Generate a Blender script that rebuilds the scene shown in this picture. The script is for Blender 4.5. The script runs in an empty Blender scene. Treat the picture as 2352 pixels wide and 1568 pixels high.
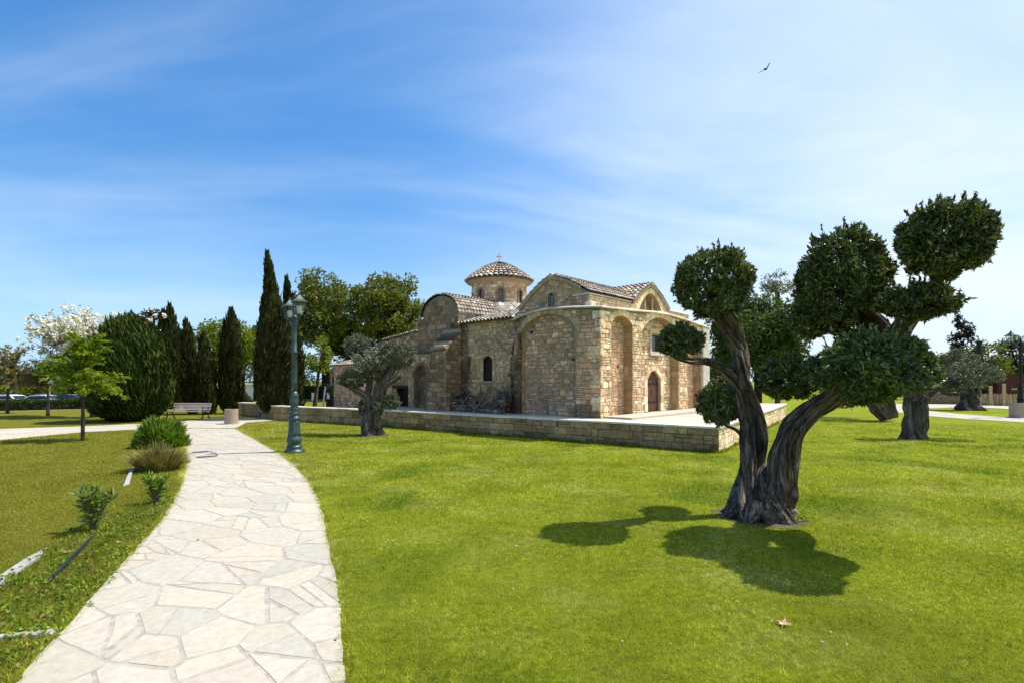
import bpy, math, random
import numpy as np
from mathutils import Vector, noise

# ---------------------------------------------------------------- camera, sky, sun, exposure
SC = bpy.context.scene
COL = SC.collection
EYE = 2.2
cam_data = bpy.data.cameras.new("camera")
cam_data.sensor_width = 36.0
cam_data.lens = 18.0
cam_data.shift_y = 0.0377
cam_data.clip_end = 3000.0
cam = bpy.data.objects.new("camera", cam_data)
cam.location = (0, 0, EYE)
cam.rotation_euler = (math.radians(90), 0, 0)
COL.objects.link(cam)
SC.camera = cam

SUN_EL = math.radians(60.5)
SUN_AZ = math.radians(77.0)            # clockwise from +Y
sun_dir = Vector((math.sin(SUN_AZ) * math.cos(SUN_EL), math.cos(SUN_AZ) * math.cos(SUN_EL), math.sin(SUN_EL)))
sun_data = bpy.data.lights.new("sun", 'SUN')
sun_data.energy = 5.0
sun_data.angle = math.radians(0.5)
sun_data.color = (1.0, 0.945, 0.84)
sun = bpy.data.objects.new("sun", sun_data)
sun.rotation_euler = sun_dir.to_track_quat('Z', 'Y').to_euler()
COL.objects.link(sun)

SC.view_settings.view_transform = 'Standard'
SC.view_settings.look = 'None'
SC.view_settings.exposure = 0.44
SC.view_settings.gamma = 1.0

def N(nt, kind, **kw):
    n = nt.nodes.new(kind)
    for k, v in kw.items():
        if k.startswith('i_'):
            n.inputs[k[2:].replace('_', ' ')].default_value = v
        else:
            setattr(n, k, v)
    return n

def math_node(nt, op, a=None, b=None, clamp=False):
    n = nt.nodes.new('ShaderNodeMath'); n.operation = op; n.use_clamp = clamp
    for i, x in enumerate((a, b)):
        if x is None: continue
        if isinstance(x, (int, float)): n.inputs[i].default_value = x
        else: nt.links.new(x, n.inputs[i])
    return n.outputs[0]

def map_range(nt, x, a, b, c=0.0, d=1.0, smooth=True):
    n = nt.nodes.new('ShaderNodeMapRange')
    if smooth: n.interpolation_type = 'SMOOTHSTEP'
    nt.links.new(x, n.inputs['Value'])
    for k, v in (('From Min', a), ('From Max', b), ('To Min', c), ('To Max', d)):
        n.inputs[k].default_value = v
    return n.outputs['Result']

def mix_rgb(nt, fac, a, b, blend='MIX'):
    n = nt.nodes.new('ShaderNodeMix'); n.data_type = 'RGBA'; n.blend_type = blend
    ins = (n.inputs[0], n.inputs[6], n.inputs[7])
    for s, x in zip(ins, (fac, a, b)):
        if isinstance(x, (int, float)): s.default_value = x
        elif isinstance(x, (tuple, list)): s.default_value = (*x[:3], 1.0)
        else: nt.links.new(x, s)
    return n.outputs[2]

world = bpy.data.worlds.new("World")
SC.world = world
world.use_nodes = True
wt = world.node_tree
wt.nodes.clear()
w_out = wt.nodes.new('ShaderNodeOutputWorld')
w_bg = wt.nodes.new('ShaderNodeBackground')
w_bg.inputs['Strength'].default_value = 0.13
sky = wt.nodes.new('ShaderNodeTexSky')
sky.sky_type = 'NISHITA'
sky.sun_disc = False
sky.sun_elevation = SUN_EL
sky.sun_rotation = SUN_AZ
sky.altitude = 50
sky.air_density = 1.0
sky.dust_density = 0.6
sky.ozone_density = 2.5
hs = N(wt, 'ShaderNodeHueSaturation')
hs.inputs['Saturation'].default_value = 1.18
hs.inputs['Value'].default_value = 1.10
wt.links.new(sky.outputs[0], hs.inputs['Color'])
tc = wt.nodes.new('ShaderNodeTexCoord')
sp = wt.nodes.new('ShaderNodeSeparateXYZ')
wt.links.new(tc.outputs['Generated'], sp.inputs[0])
dz = math_node(wt, 'ADD', math_node(wt, 'MAXIMUM', sp.outputs[2], 0.0), 0.18)
px = math_node(wt, 'DIVIDE', sp.outputs[0], dz)
py = math_node(wt, 'DIVIDE', sp.outputs[1], dz)
cb = wt.nodes.new('ShaderNodeCombineXYZ')
wt.links.new(px, cb.inputs[0]); wt.links.new(py, cb.inputs[1])
mp = wt.nodes.new('ShaderNodeMapping')
mp.inputs['Rotation'].default_value = (0, 0, math.radians(24))
mp.inputs['Scale'].default_value = (0.55, 1.25, 1.0)
mp.inputs['Location'].default_value = (1.7, 0.4, 0.0)
wt.links.new(cb.outputs[0], mp.inputs[0])
n1 = N(wt, 'ShaderNodeTexNoise', i_Scale=0.62, i_Detail=9.0, i_Roughness=0.52, i_Distortion=0.7)
n2 = N(wt, 'ShaderNodeTexNoise', i_Scale=2.6, i_Detail=10.0, i_Roughness=0.6, i_Distortion=1.1)
wt.links.new(mp.outputs[0], n1.inputs['Vector']); wt.links.new(mp.outputs[0], n2.inputs['Vector'])
side = map_range(wt, sp.outputs[0], -0.42, 0.72, 0.0, 1.0)
veil = math_node(wt, 'ADD', math_node(wt, 'MULTIPLY', n1.outputs[0], 0.91), math_node(wt, 'MULTIPLY', n2.outputs[0], 0.09))
veil = math_node(wt, 'ADD', veil, math_node(wt, 'MULTIPLY', side, 0.37))
veil = map_range(wt, veil, 0.43, 0.95, 0.0, 0.97)
low = map_range(wt, sp.outputs[2], 0.0, 0.35, 0.55, 0.0)
lowr = math_node(wt, 'MULTIPLY', low, map_range(wt, sp.outputs[0], -0.45, 0.45, 0.10, 1.0))
cloud = math_node(wt, 'MAXIMUM', veil, lowr)
tint = mix_rgb(wt, map_range(wt, sp.outputs[2], 0.0, 0.5), (0.64, 0.78, 0.90), (0.64, 0.96, 1.10))
blue = mix_rgb(wt, 1.0, hs.outputs[0], tint, 'MULTIPLY')
blue = mix_rgb(wt, map_range(wt, sp.outputs[2], -0.02, 0.30, 0.85, 0.0), blue, (2.9, 4.55, 6.5))
w_mix = mix_rgb(wt, cloud, blue, (5.3, 5.95, 6.5))
wt.links.new(w_mix, w_bg.inputs['Color'])
wt.links.new(w_bg.outputs[0], w_out.inputs['Surface'])

# ---------------------------------------------------------------- helpers
CX, FX, HY = 1176.0, 1176.0, 872.9           # survey grid of the site as read on a 2352 px wide plan view
def G(x, y, z=0.0):
    Y = (EYE - z) * FX / (y - HY)
    return Vector(((x - CX) / FX * Y, Y, z))
def A(x, y, Y):
    return Vector(((x - CX) / FX * Y, Y, EYE + (HY - y) / FX * Y))

LOC = {}
def thing(name, label, cat, loc=(0, 0, 0), group=None):
    o = bpy.data.objects.new(name, None)
    o.empty_display_size = 0.3
    o.location = loc
    COL.objects.link(o)
    LOC[o] = Vector(loc)
    tag(o, label, cat, group)
    return o
def tag(o, label=None, cat=None, group=None, kind=None):
    if label: o['label'] = label
    if cat: o['category'] = cat
    if group: o['group'] = group
    if kind: o['kind'] = kind
    return o

class MB:
    def __init__(self):
        self.v = []; self.f = []; self.c = []; self.bk = []
    def add(self, vs, fs, col=(0.5, 0.5, 0.5)):
        o = len(self.v)
        self.v.extend([tuple(p) for p in vs])
        for f in fs:
            self.f.append([i + o for i in f]); self.c.append(col)
    def box(self, c, ax, hs, col=(0.5, 0.5, 0.5)):
        c = Vector(c)
        X, Y, Z = (Vector(a) * h for a, h in zip(ax, hs))
        vs = [c + X * i + Y * j + Z * k for k in (-1, 1) for j in (-1, 1) for i in (-1, 1)]
        self.add(vs, [(0, 2, 3, 1), (4, 5, 7, 6), (0, 1, 5, 4), (2, 6, 7, 3), (0, 4, 6, 2), (1, 3, 7, 5)], col)
    def abox(self, lo, hi, col=(0.5, 0.5, 0.5)):
        lo, hi = Vector(lo), Vector(hi)
        self.box((lo + hi) / 2, ((1, 0, 0), (0, 1, 0), (0, 0, 1)), (hi - lo) / 2, col)
    def bbox(self, c, ax, hs, bev=0.01, col=(0.5, 0.5, 0.5)):
        """box with chamfered edges"""
        c = Vector(c); ax = [Vector(a) for a in ax]
        b = min(bev, *(h * 0.45 for h in hs))
        vs = []; idx = {}
        for k in (-1, 1):
            for j in (-1, 1):
                for i in (-1, 1):
                    for q in range(3):
                        h = [hs[0] - b, hs[1] - b, hs[2] - b]; h[q] = hs[q]
                        idx[(i, j, k, q)] = len(vs)
                        vs.append(c + ax[0] * i * h[0] + ax[1] * j * h[1] + ax[2] * k * h[2])
        fs = []
        for s in (-1, 1):
            fs.append([idx[(s, -1, -1, 0)], idx[(s, 1, -1, 0)], idx[(s, 1, 1, 0)], idx[(s, -1, 1, 0)]])
            fs.append([idx[(-1, s, -1, 1)], idx[(1, s, -1, 1)], idx[(1, s, 1, 1)], idx[(-1, s, 1, 1)]])
            fs.append([idx[(-1, -1, s, 2)], idx[(1, -1, s, 2)], idx[(1, 1, s, 2)], idx[(-1, 1, s, 2)]])
        for s in (-1, 1):
            for t in (-1, 1):
                fs.append([idx[(s, t, -1, 0)], idx[(s, t, 1, 0)], idx[(s, t, 1, 1)], idx[(s, t, -1, 1)]])
                fs.append([idx[(s, -1, t, 0)], idx[(s, 1, t, 0)], idx[(s, 1, t, 2)], idx[(s, -1, t, 2)]])
                fs.append([idx[(-1, s, t, 1)], idx[(1, s, t, 1)], idx[(1, s, t, 2)], idx[(-1, s, t, 2)]])
                for u in (-1, 1):
                    fs.append([idx[(s, t, u, 0)], idx[(s, t, u, 1)], idx[(s, t, u, 2)]])
        self.add(vs, fs, col)
    def tube(self, pts, rad, segs=8, col=(0.5, 0.5, 0.5), cap=True):
        pts = [Vector(p) for p in pts]
        if not isinstance(rad, (list, tuple)): rad = [rad] * len(pts)
        ring = []; up = None
        for i, p in enumerate(pts):
            t = (pts[min(i + 1, len(pts) - 1)] - pts[max(i - 1, 0)]).normalized()
            if up is None:
                up = t.orthogonal().normalized()
            up = (up - t * up.dot(t)).normalized()
            s = t.cross(up)
            ring.append([p + (up * math.cos(2 * math.pi * k / segs) + s * math.sin(2 * math.pi * k / segs)) * rad[i] for k in range(segs)])
        vs = [q for r in ring for q in r]
        fs = [(i * segs + k, i * segs + (k + 1) % segs, (i + 1) * segs + (k + 1) % segs, (i + 1) * segs + k)
              for i in range(len(pts) - 1) for k in range(segs)]
        if cap:
            fs.append(tuple(range(segs))[::-1]); fs.append(tuple((len(pts) - 1) * segs + k for k in range(segs)))
        self.add(vs, fs, col)
    def lathe(self, c, prof, segs=24, col=(0.5, 0.5, 0.5), flute=None):
        c = Vector(c); vs = []
        for i, (r, z) in enumerate(prof):
            for k in range(segs):
                a = 2 * math.pi * k / segs
                rr = r
                if flute and flute[0] <= i <= flute[1]:
                    rr = r * (1 + flute[3] * abs(math.cos(a * flute[2] / 2)))
                vs.append(c + Vector((rr * math.cos(a), rr * math.sin(a), z)))
        n = len(prof)
        fs = [(i * segs + k, i * segs + (k + 1) % segs, (i + 1) * segs + (k + 1) % segs, (i + 1) * segs + k)
              for i in range(n - 1) for k in range(segs)]
        fs.append(tuple(range(segs))[::-1]); fs.append(tuple((n - 1) * segs + k for k in range(segs)))
        self.add(vs, fs, col)
    def build(self, name, mat, parent=None, origin=None, smooth=False):
        return mesh_obj(name, np.array(self.v, dtype=np.float64).reshape(-1, 3), self.f, mat, parent, origin, smooth,
                        np.array(self.c, dtype=np.float32).reshape(-1, 3), self.bk)

def mesh_obj(name, V, F, mat, parent=None, origin=None, smooth=False, cols=None, bk=None):
    off = Vector(origin) if origin is not None else (LOC[parent] if parent is not None else Vector((0, 0, 0)))
    V = np.asarray(V, dtype=np.float32) - np.array(off, dtype=np.float32)
    me = bpy.data.meshes.new(name)
    if isinstance(F, np.ndarray):
        m, k = F.shape
        li = F.reshape(-1).astype(np.int32); ls = np.arange(0, m * k, k, dtype=np.int32); lt = np.full(m, k, dtype=np.int32)
    else:
        m = len(F)
        lt = np.array([len(f) for f in F], dtype=np.int32)
        ls = np.concatenate([[0], np.cumsum(lt)[:-1]]).astype(np.int32)
        li = np.array([i for f in F for i in f], dtype=np.int32)
    me.vertices.add(len(V)); me.vertices.foreach_set('co', V.reshape(-1))
    me.loops.add(len(li)); me.loops.foreach_set('vertex_index', li)
    me.polygons.add(m); me.polygons.foreach_set('loop_start', ls); me.polygons.foreach_set('loop_total', lt)
    me.polygons.foreach_set('use_smooth', np.full(m, bool(smooth), dtype=bool))
    me.update(calc_edges=True)
    if cols is not None and len(cols):
        a = me.attributes.new('Col', 'FLOAT_COLOR', 'FACE')
        cc = np.ones((m, 4), dtype=np.float32); cc[:, :3] = cols
        a.data.foreach_set('color', cc.reshape(-1))
    if bk is not None and len(bk):
        a = me.attributes.new('bk', 'FLOAT_VECTOR', 'POINT')
        a.data.foreach_set('vector', np.array(bk, dtype=np.float32).reshape(-1))
    me.validate()
    if mat: me.materials.append(mat)
    o = bpy.data.objects.new(name, me)
    COL.objects.link(o)
    if parent is not None:
        o.parent = parent
        LOC[o] = LOC[parent]
    else:
        o.location = off; LOC[o] = off
    return o

# ---------------------------------------------------------------- materials
def new_mat(name):
    m = bpy.data.materials.new(name); m.use_nodes = True
    nt = m.node_tree
    return m, nt, nt.nodes['Principled BSDF']
def obj_noise(nt, scale, detail=6.0, rough=0.6, vec=None, dist=0.0):
    n = N(nt, 'ShaderNodeTexNoise', i_Scale=scale, i_Detail=detail, i_Roughness=rough, i_Distortion=dist)
    if vec is None:
        g = nt.nodes.new('ShaderNodeNewGeometry'); vec = g.outputs['Position']
    nt.links.new(vec, n.inputs['Vector'])
    return n.outputs[0]
def add_bump(nt, b, height, strength, dist=0.02):
    bp = N(nt, 'ShaderNodeBump'); bp.inputs['Strength'].default_value = strength; bp.inputs['Distance'].default_value = dist
    nt.links.new(height, bp.inputs['Height']); nt.links.new(bp.outputs[0], b.inputs['Normal'])
def attr_mat(name, rough=0.9, nscale=9.0, namt=0.55, bump=0.6, bdist=0.02, spec=0.2, tint=None, blotch=0.0):
    m, nt, b = new_mat(name)
    at = N(nt, 'ShaderNodeAttribute'); at.attribute_name = 'Col'
    f = obj_noise(nt, nscale, 8.0, 0.65)
    k = map_range(nt, f, 0.25, 0.75, 1.0 - namt, 1.0 + namt, False)
    c = mix_rgb(nt, 1.0, at.outputs['Color'], k, 'MULTIPLY')
    if blotch:
        q = map_range(nt, obj_noise(nt, 1.3, 7.0, 0.7), 0.52, 0.72, 0.0, blotch)
        c = mix_rgb(nt, q, c, (0.035, 0.030, 0.024))
    nt.links.new(c, b.inputs['Base Color'])
    b.inputs['Roughness'].default_value = rough
    b.inputs['Specular IOR Level'].default_value = spec
    add_bump(nt, b, obj_noise(nt, nscale * 4, 8.0, 0.7), bump, bdist)
    return m
def plain_mat(name, col, rough=0.6, metal=0.0, var=0.2, nscale=6.0, bump=0.0, spec=0.4):
    m, nt, b = new_mat(name)
    k = map_range(nt, obj_noise(nt, nscale, 6.0), 0.25, 0.75, 1.0 - var, 1.0 + var, False)
    nt.links.new(mix_rgb(nt, 1.0, col, k, 'MULTIPLY'), b.inputs['Base Color'])
    b.inputs['Roughness'].default_value = rough
    b.inputs['Metallic'].default_value = metal
    b.inputs['Specular IOR Level'].default_value = spec
    if bump: add_bump(nt, b, obj_noise(nt, nscale * 5, 6.0), bump, 0.01)
    return m
def leaf_mat(name, cols, transl=0.25, rough=0.5, spec=0.35, clump=0.35, cscale=1.6, straw=None):
    m, nt, b = new_mat(name)
    g = nt.nodes.new('ShaderNodeNewGeometry')
    rp = nt.nodes.new('ShaderNodeValToRGB')
    el = rp.color_ramp.elements
    while len(el) < len(cols): el.new(0.5)
    for i, c in enumerate(cols):
        el[i].position = i / max(1, len(cols) - 1); el[i].color = (*c, 1)
    nt.links.new(g.outputs['Random Per Island'], rp.inputs[0])
    k = map_range(nt, obj_noise(nt, cscale, 3.0), 0.3, 0.7, 1.0 - clump, 1.0 + clump, False)
    c = mix_rgb(nt, 1.0, rp.outputs[0], k, 'MULTIPLY')
    if straw:
        sf = map_range(nt, obj_noise(nt, 0.55, 7.0, 0.72), 0.47, 0.68, 0.0, 0.75)
        c = mix_rgb(nt, sf, c, straw)
        gf = map_range(nt, obj_noise(nt, 0.33, 5.0, 0.6, dist=0.8), 0.50, 0.66, 0.0, 0.75)
        c = mix_rgb(nt, gf, c, (0.055, 0.145, 0.008))
        kf = map_range(nt, obj_noise(nt, 11.0, 5.0, 0.7), 0.32, 0.68, 0.40, 1.55, False)
        c = mix_rgb(nt, 1.0, c, kf, 'MULTIPLY')
    nt.links.new(c, b.inputs['Base Color'])
    b.inputs['Roughness'].default_value = rough
    b.inputs['Specular IOR Level'].default_value = spec
    tr = nt.nodes.new('ShaderNodeBsdfTranslucent')
    tcol = mix_rgb(nt, 1.0, c, (1.25, 1.3, 0.5), 'MULTIPLY')
    nt.links.new(tcol, tr.inputs['Color'])
    mx = nt.nodes.new('ShaderNodeMixShader'); mx.inputs[0].default_value = transl
    nt.links.new(b.outputs[0], mx.inputs[1]); nt.links.new(tr.outputs[0], mx.inputs[2])
    nt.links.new(mx.outputs[0], nt.nodes['Material Output'].inputs['Surface'])
    return m
def bark_mat(name, c1, c2, c3, scale=9.0, bump=1.0):
    m, nt, b = new_mat(name)
    at = N(nt, 'ShaderNodeAttribute'); at.attribute_name = 'bk'
    f = obj_noise(nt, scale, 9.0, 0.65, at.outputs['Vector'], 0.6)
    f2 = obj_noise(nt, scale * 0.3, 4.0, 0.6, at.outputs['Vector'])
    rp = nt.nodes.new('ShaderNodeValToRGB'); el = rp.color_ramp.elements; el.new(0.5)
    for e, p, c in zip(el, (0.30, 0.52, 0.74), (c1, c2, c3)):
        e.position = p; e.color = (*c, 1)
    nt.links.new(f, rp.inputs[0])
    k = map_range(nt, f2, 0.3, 0.7, 0.65, 1.35, False)
    vo = nt.nodes.new('ShaderNodeTexVoronoi'); vo.feature = 'DISTANCE_TO_EDGE'; vo.inputs['Scale'].default_value = scale * 1.5
    wp = nt.nodes.new('ShaderNodeVectorMath'); wp.operation = 'ADD'
    nz = N(nt, 'ShaderNodeTexNoise', i_Scale=scale * 1.2, i_Detail=4.0)
    nt.links.new(at.outputs['Vector'], nz.inputs['Vector'])
    sc_ = nt.nodes.new('ShaderNodeVectorMath'); sc_.operation = 'SCALE'; sc_.inputs['Scale'].default_value = 0.09
    nt.links.new(nz.outputs['Color'], sc_.inputs[0]); nt.links.new(at.outputs['Vector'], wp.inputs[0]); nt.links.new(sc_.outputs[0], wp.inputs[1])
    nt.links.new(wp.outputs[0], vo.inputs['Vector'])
    crk = map_range(nt, vo.outputs['Distance'], 0.0, 0.11, 0.0, 1.0)
    bc = mix_rgb(nt, 1.0, rp.outputs[0], k, 'MULTIPLY')
    bc = mix_rgb(nt, crk, mix_rgb(nt, 1.0, bc, (0.50, 0.47, 0.45), 'MULTIPLY'), bc)
    nt.links.new(bc, b.inputs['Base Color'])
    f = math_node(nt, 'ADD', f, math_node(nt, 'MULTIPLY', crk, 0.5))
    b.inputs['Roughness'].default_value = 0.92
    b.inputs['Specular IOR Level'].default_value = 0.15
    add_bump(nt, b, f, bump, 0.05)
    return m

M = {}
M['stone'] = attr_mat('rubble_stone', 0.92, 7.0, 0.5, 0.7, 0.02, 0.15, blotch=0.35)
M['dark_stone'] = attr_mat('weathered_stone', 0.92, 7.0, 0.5, 0.7, 0.02, 0.15, blotch=0.75)
M['clean_stone'] = attr_mat('cut_stone', 0.85, 5.0, 0.25, 0.35, 0.01, 0.2, blotch=0.15)
M['paving'] = attr_mat('flagstone', 0.85, 11.0, 0.16, 0.5, 0.008, 0.15, blotch=0.0)
M['tile'] = attr_mat('clay_tile', 0.88, 8.0, 0.5, 0.4, 0.01, 0.2, blotch=0.3)
M['mortar'] = attr_mat('mortar', 0.95, 5.0, 0.45, 0.6, 0.02, 0.1)
M['mortar_dark'] = plain_mat('dark_mortar', (0.085, 0.068, 0.048), 0.95, 0, 0.5, 5.0, 0.6, 0.1)
M['pave_joint'] = plain_mat('paving_joint', (0.35, 0.322, 0.275), 0.95, 0, 0.3, 9.0, 0.3, 0.1)
M['terrace'] = attr_mat('terrace_paving', 0.85, 3.0, 0.2, 0.25, 0.01, 0.2)
M['wood'] = plain_mat('door_wood', (0.085, 0.032, 0.018), 0.6, 0, 0.4, 9.0, 0.3)
M['dark_wood'] = plain_mat('shutter_wood', (0.012, 0.006, 0.005), 0.7, 0, 0.4, 9.0, 0.2)
M['glass'] = plain_mat('dark_glass', (0.012, 0.018, 0.024), 0.12, 0, 0.1, 3.0, 0.0, 0.6)
M['lattice'] = plain_mat('pale_lattice', (0.34, 0.31, 0.27), 0.7, 0, 0.2)
M['cream'] = plain_mat('cream_plaster', (0.52, 0.43, 0.29), 0.85, 0, 0.15, 3.0, 0.2)
M['lamp_metal'] = plain_mat('patina_iron', (0.036, 0.066, 0.070), 0.42, 0.2, 0.75, 9.0, 0.3, 0.55)
M['black_metal'] = plain_mat('black_iron', (0.010, 0.010, 0.012), 0.5, 0.2, 0.3)
M['lamp_white'] = plain_mat('opal_glass', (0.75, 0.74, 0.70), 0.4, 0, 0.05)
M['concrete'] = plain_mat('washed_concrete', (0.36, 0.27, 0.21), 0.9, 0, 0.25, 40.0, 0.5)
M['white_wall'] = plain_mat('whitewash', (0.78, 0.76, 0.73), 0.85, 0, 0.06, 1.0)
M['slat'] = plain_mat('weathered_slat', (0.62, 0.56, 0.53), 0.7, 0, 0.25, 6.0)
M['soil'] = plain_mat('soil', (0.07, 0.06, 0.03), 0.95, 0, 0.5, 2.0, 0.5)
M['olive_leaf'] = leaf_mat('olive_leaf', [(0.014, 0.027, 0.007), (0.050, 0.078, 0.016), (0.115, 0.145, 0.030), (0.27, 0.285, 0.10)], 0.14, 0.34, 0.55)
M['olive_grey'] = leaf_mat('olive_grey_leaf', [(0.045, 0.052, 0.034), (0.11, 0.118, 0.082), (0.23, 0.235, 0.18), (0.40, 0.395, 0.33)], 0.12, 0.4, 0.55)
M['olive_sage'] = leaf_mat('olive_sage_leaf', [(0.028, 0.038, 0.015), (0.070, 0.085, 0.040), (0.145, 0.16, 0.09), (0.28, 0.285, 0.20)], 0.12, 0.4, 0.5)
M['olive_green'] = leaf_mat('olive_bright_leaf', [(0.024, 0.050, 0.010), (0.065, 0.11, 0.022), (0.12, 0.17, 0.04), (0.26, 0.29, 0.13)], 0.2, 0.33, 0.6)
M['cypress_leaf'] = leaf_mat('cypress_leaf', [(0.008, 0.014, 0.004), (0.022, 0.032, 0.008), (0.046, 0.054, 0.014), (0.105, 0.092, 0.030)], 0.08, 0.85, 0.05, 0.45, 1.1)
M['juniper_leaf'] = leaf_mat('juniper_leaf', [(0.006, 0.013, 0.003), (0.014, 0.032, 0.005), (0.035, 0.064, 0.010), (0.10, 0.105, 0.025)], 0.1, 0.85, 0.05, 0.45, 0.9)
M['oak_leaf'] = leaf_mat('evergreen_leaf', [(0.035, 0.060, 0.008), (0.085, 0.118, 0.014), (0.15, 0.175, 0.018), (0.24, 0.20, 0.022)], 0.30, 0.55, 0.3, 0.3, 0.5)
M['lime_leaf'] = leaf_mat('light_green_leaf', [(0.06, 0.10, 0.010), (0.11, 0.165, 0.016), (0.18, 0.225, 0.022), (0.25, 0.25, 0.03)], 0.42, 0.55, 0.25)
M['fresh_leaf'] = leaf_mat('spring_leaf', [(0.11, 0.17, 0.010), (0.19, 0.27, 0.014), (0.28, 0.34, 0.018)], 0.45, 0.55, 0.25)
M['dark_leaf'] = leaf_mat('dark_green_leaf', [(0.018, 0.034, 0.010), (0.036, 0.062, 0.015), (0.065, 0.098, 0.022)], 0.25, 0.6, 0.25)
M['weep_leaf'] = leaf_mat('weeping_leaf', [(0.030, 0.050, 0.010), (0.060, 0.092, 0.016), (0.11, 0.15, 0.026)], 0.3, 0.6, 0.25)
M['pine_leaf'] = leaf_mat('pine_needle', [(0.012, 0.018, 0.012), (0.022, 0.03, 0.018), (0.04, 0.04, 0.024)], 0.1, 0.7, 0.2)
M['twig_leaf'] = leaf_mat('brown_twig', [(0.10, 0.07, 0.045), (0.16, 0.11, 0.075), (0.13, 0.16, 0.03)], 0.15, 0.8, 0.1)
M['blossom'] = leaf_mat('white_blossom', [(0.70, 0.69, 0.69), (0.80, 0.79, 0.80), (0.80, 0.72, 0.58)], 0.2, 0.7, 0.1, 0.1)
M['strap_leaf'] = leaf_mat('strap_leaf', [(0.045, 0.10, 0.010), (0.085, 0.17, 0.014), (0.15, 0.25, 0.02), (0.27, 0.32, 0.05)], 0.35, 0.4, 0.4)
M['dry_leaf'] = leaf_mat('dry_leaf', [(0.20, 0.145, 0.06), (0.30, 0.22, 0.10), (0.16, 0.17, 0.04), (0.09, 0.11, 0.025)], 0.2, 0.7, 0.2)
M['sprout_leaf'] = leaf_mat('grey_green_leaf', [(0.11, 0.15, 0.04), (0.18, 0.24, 0.065), (0.28, 0.33, 0.12)], 0.45, 0.45, 0.35)
M['weed_leaf'] = leaf_mat('weed_leaf', [(0.05, 0.10, 0.012), (0.11, 0.19, 0.016), (0.20, 0.28, 0.024), (0.30, 0.30, 0.04)], 0.35, 0.6, 0.2)
M['blade'] = leaf_mat('grass_blade', [(0.145, 0.185, 0.010), (0.255, 0.305, 0.014), (0.385, 0.42, 0.028), (0.58, 0.52, 0.12)], 0.36, 0.6, 0.15, 0.35, 0.8, straw=(0.62, 0.57, 0.25))
M['bark'] = bark_mat('olive_bark', (0.028, 0.021, 0.017), (0.17, 0.134, 0.108), (0.42, 0.35, 0.285), 18.0, 1.0)
M['bark_grey'] = bark_mat('grey_bark', (0.04, 0.034, 0.028), (0.12, 0.10, 0.085), (0.24, 0.21, 0.18), 10.0, 0.9)
M['bark_dark'] = bark_mat('dark_bark', (0.008, 0.006, 0.005), (0.028, 0.022, 0.017), (0.06, 0.048, 0.038), 8.0, 0.8)

# ---------------------------------------------------------------- generators
def unit(a): return a / np.maximum(np.linalg.norm(a, axis=-1, keepdims=True), 1e-9)
def leaves(P, D, ln, wd, rng, roll=None):
    """one pointed leaf quad per position, long axis along D"""
    n = len(P)
    R = rng.normal(size=(n, 3)) if roll is None else roll + 0.5 * rng.normal(size=(n, 3))
    S = unit(np.cross(D, R))
    Nn = np.cross(S, D)
    L = (ln * (0.65 + 0.7 * rng.random(n)))[:, None]; W = (wd * (0.7 + 0.6 * rng.random(n)))[:, None]
    b = P - D * L * 0.5
    mid = P + Nn * L * 0.06
    V = np.stack([b, mid - S * W * 0.5, P + D * L * 0.5, mid + S * W * 0.5], axis=1).reshape(-1, 3)
    F = np.arange(4 * n).reshape(n, 4)
    return V, F
def lumps(rng, k=7, f=3.2):
    K = rng.normal(size=(k, 3)) * f; ph = rng.random(k) * 6.28
    return lambda d: np.sin(d @ K.T + ph).sum(axis=1) / math.sqrt(k)
def icos(n=2):
    key = ('ico', n)
    if key not in M:
        import bmesh
        bm = bmesh.new(); bmesh.ops.create_icosphere(bm, subdivisions=n, radius=1.0)
        M[key] = (np.array([v.co[:] for v in bm.verts]), np.array([[v.index for v in f.verts] for f in bm.faces]))
        bm.free()
    return M[key]
def join(parts):
    """merge (V, F) lists, faces may differ in size"""
    Vs = []; Fs = []; o = 0; same = len({p[1].shape[1] for p in parts}) == 1
    for V, F in parts:
        Vs.append(V); Fs.append(F + o); o += len(V)
    V = np.concatenate(Vs)
    if same: return V, np.concatenate(Fs)
    return V, [list(map(int, r)) for F in Fs for r in F]
def tri2quad(F): return np.concatenate([F, F[:, :1]], axis=1)
def ball(rng, c, r, n, ln, wd, lump=0.10, inner=0.32, up=0.25, loose=0.9, core=0.74, sprigs=0, sprig_len=0.3):
    """clipped ball of foliage: leaves through the outer shell of a lumpy ellipsoid, round a leafy core"""
    c = np.array(c, float); r = np.array(r, float)
    fn = lumps(rng); fn2 = lumps(rng, 9, 9.0)
    d = unit(rng.normal(size=(n, 3)))
    amp = 1 + lump * fn(d) + 0.5 * lump * fn2(d)
    rad = amp * (1 - inner * rng.random(n) ** 1.3 + 0.07 * rng.random(n) ** 3)
    P = c + d * r * rad[:, None]
    D = unit(unit(d / r) + loose * 0.8 * rng.normal(size=(n, 3)) + np.array([0, 0, up]))
    parts = [leaves(P, D, ln, wd, rng)]
    if core:
        Vc, Fc = icos(3)
        parts.append((c + Vc * r * ((1 + lump * fn(Vc)) * core)[:, None], tri2quad(Fc)))
    for _ in range(sprigs):
        q = unit(np.array([rng.normal() * 0.8, rng.normal() * 0.8, abs(rng.normal()) + 0.2]))
        s = c + q * r * 0.95
        qd = unit(q + np.array([0, 0, 0.6]) + 0.3 * rng.normal(size=3))
        m = 10
        t = np.linspace(0, 1, m) * sprig_len * (0.5 + rng.random())
        P = s + qd * t[:, None]
        D = unit(qd + 0.7 * rng.normal(size=(m, 3)))
        parts.append(leaves(P, D, ln * 0.9, wd, rng))
    return join(parts)
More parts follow.
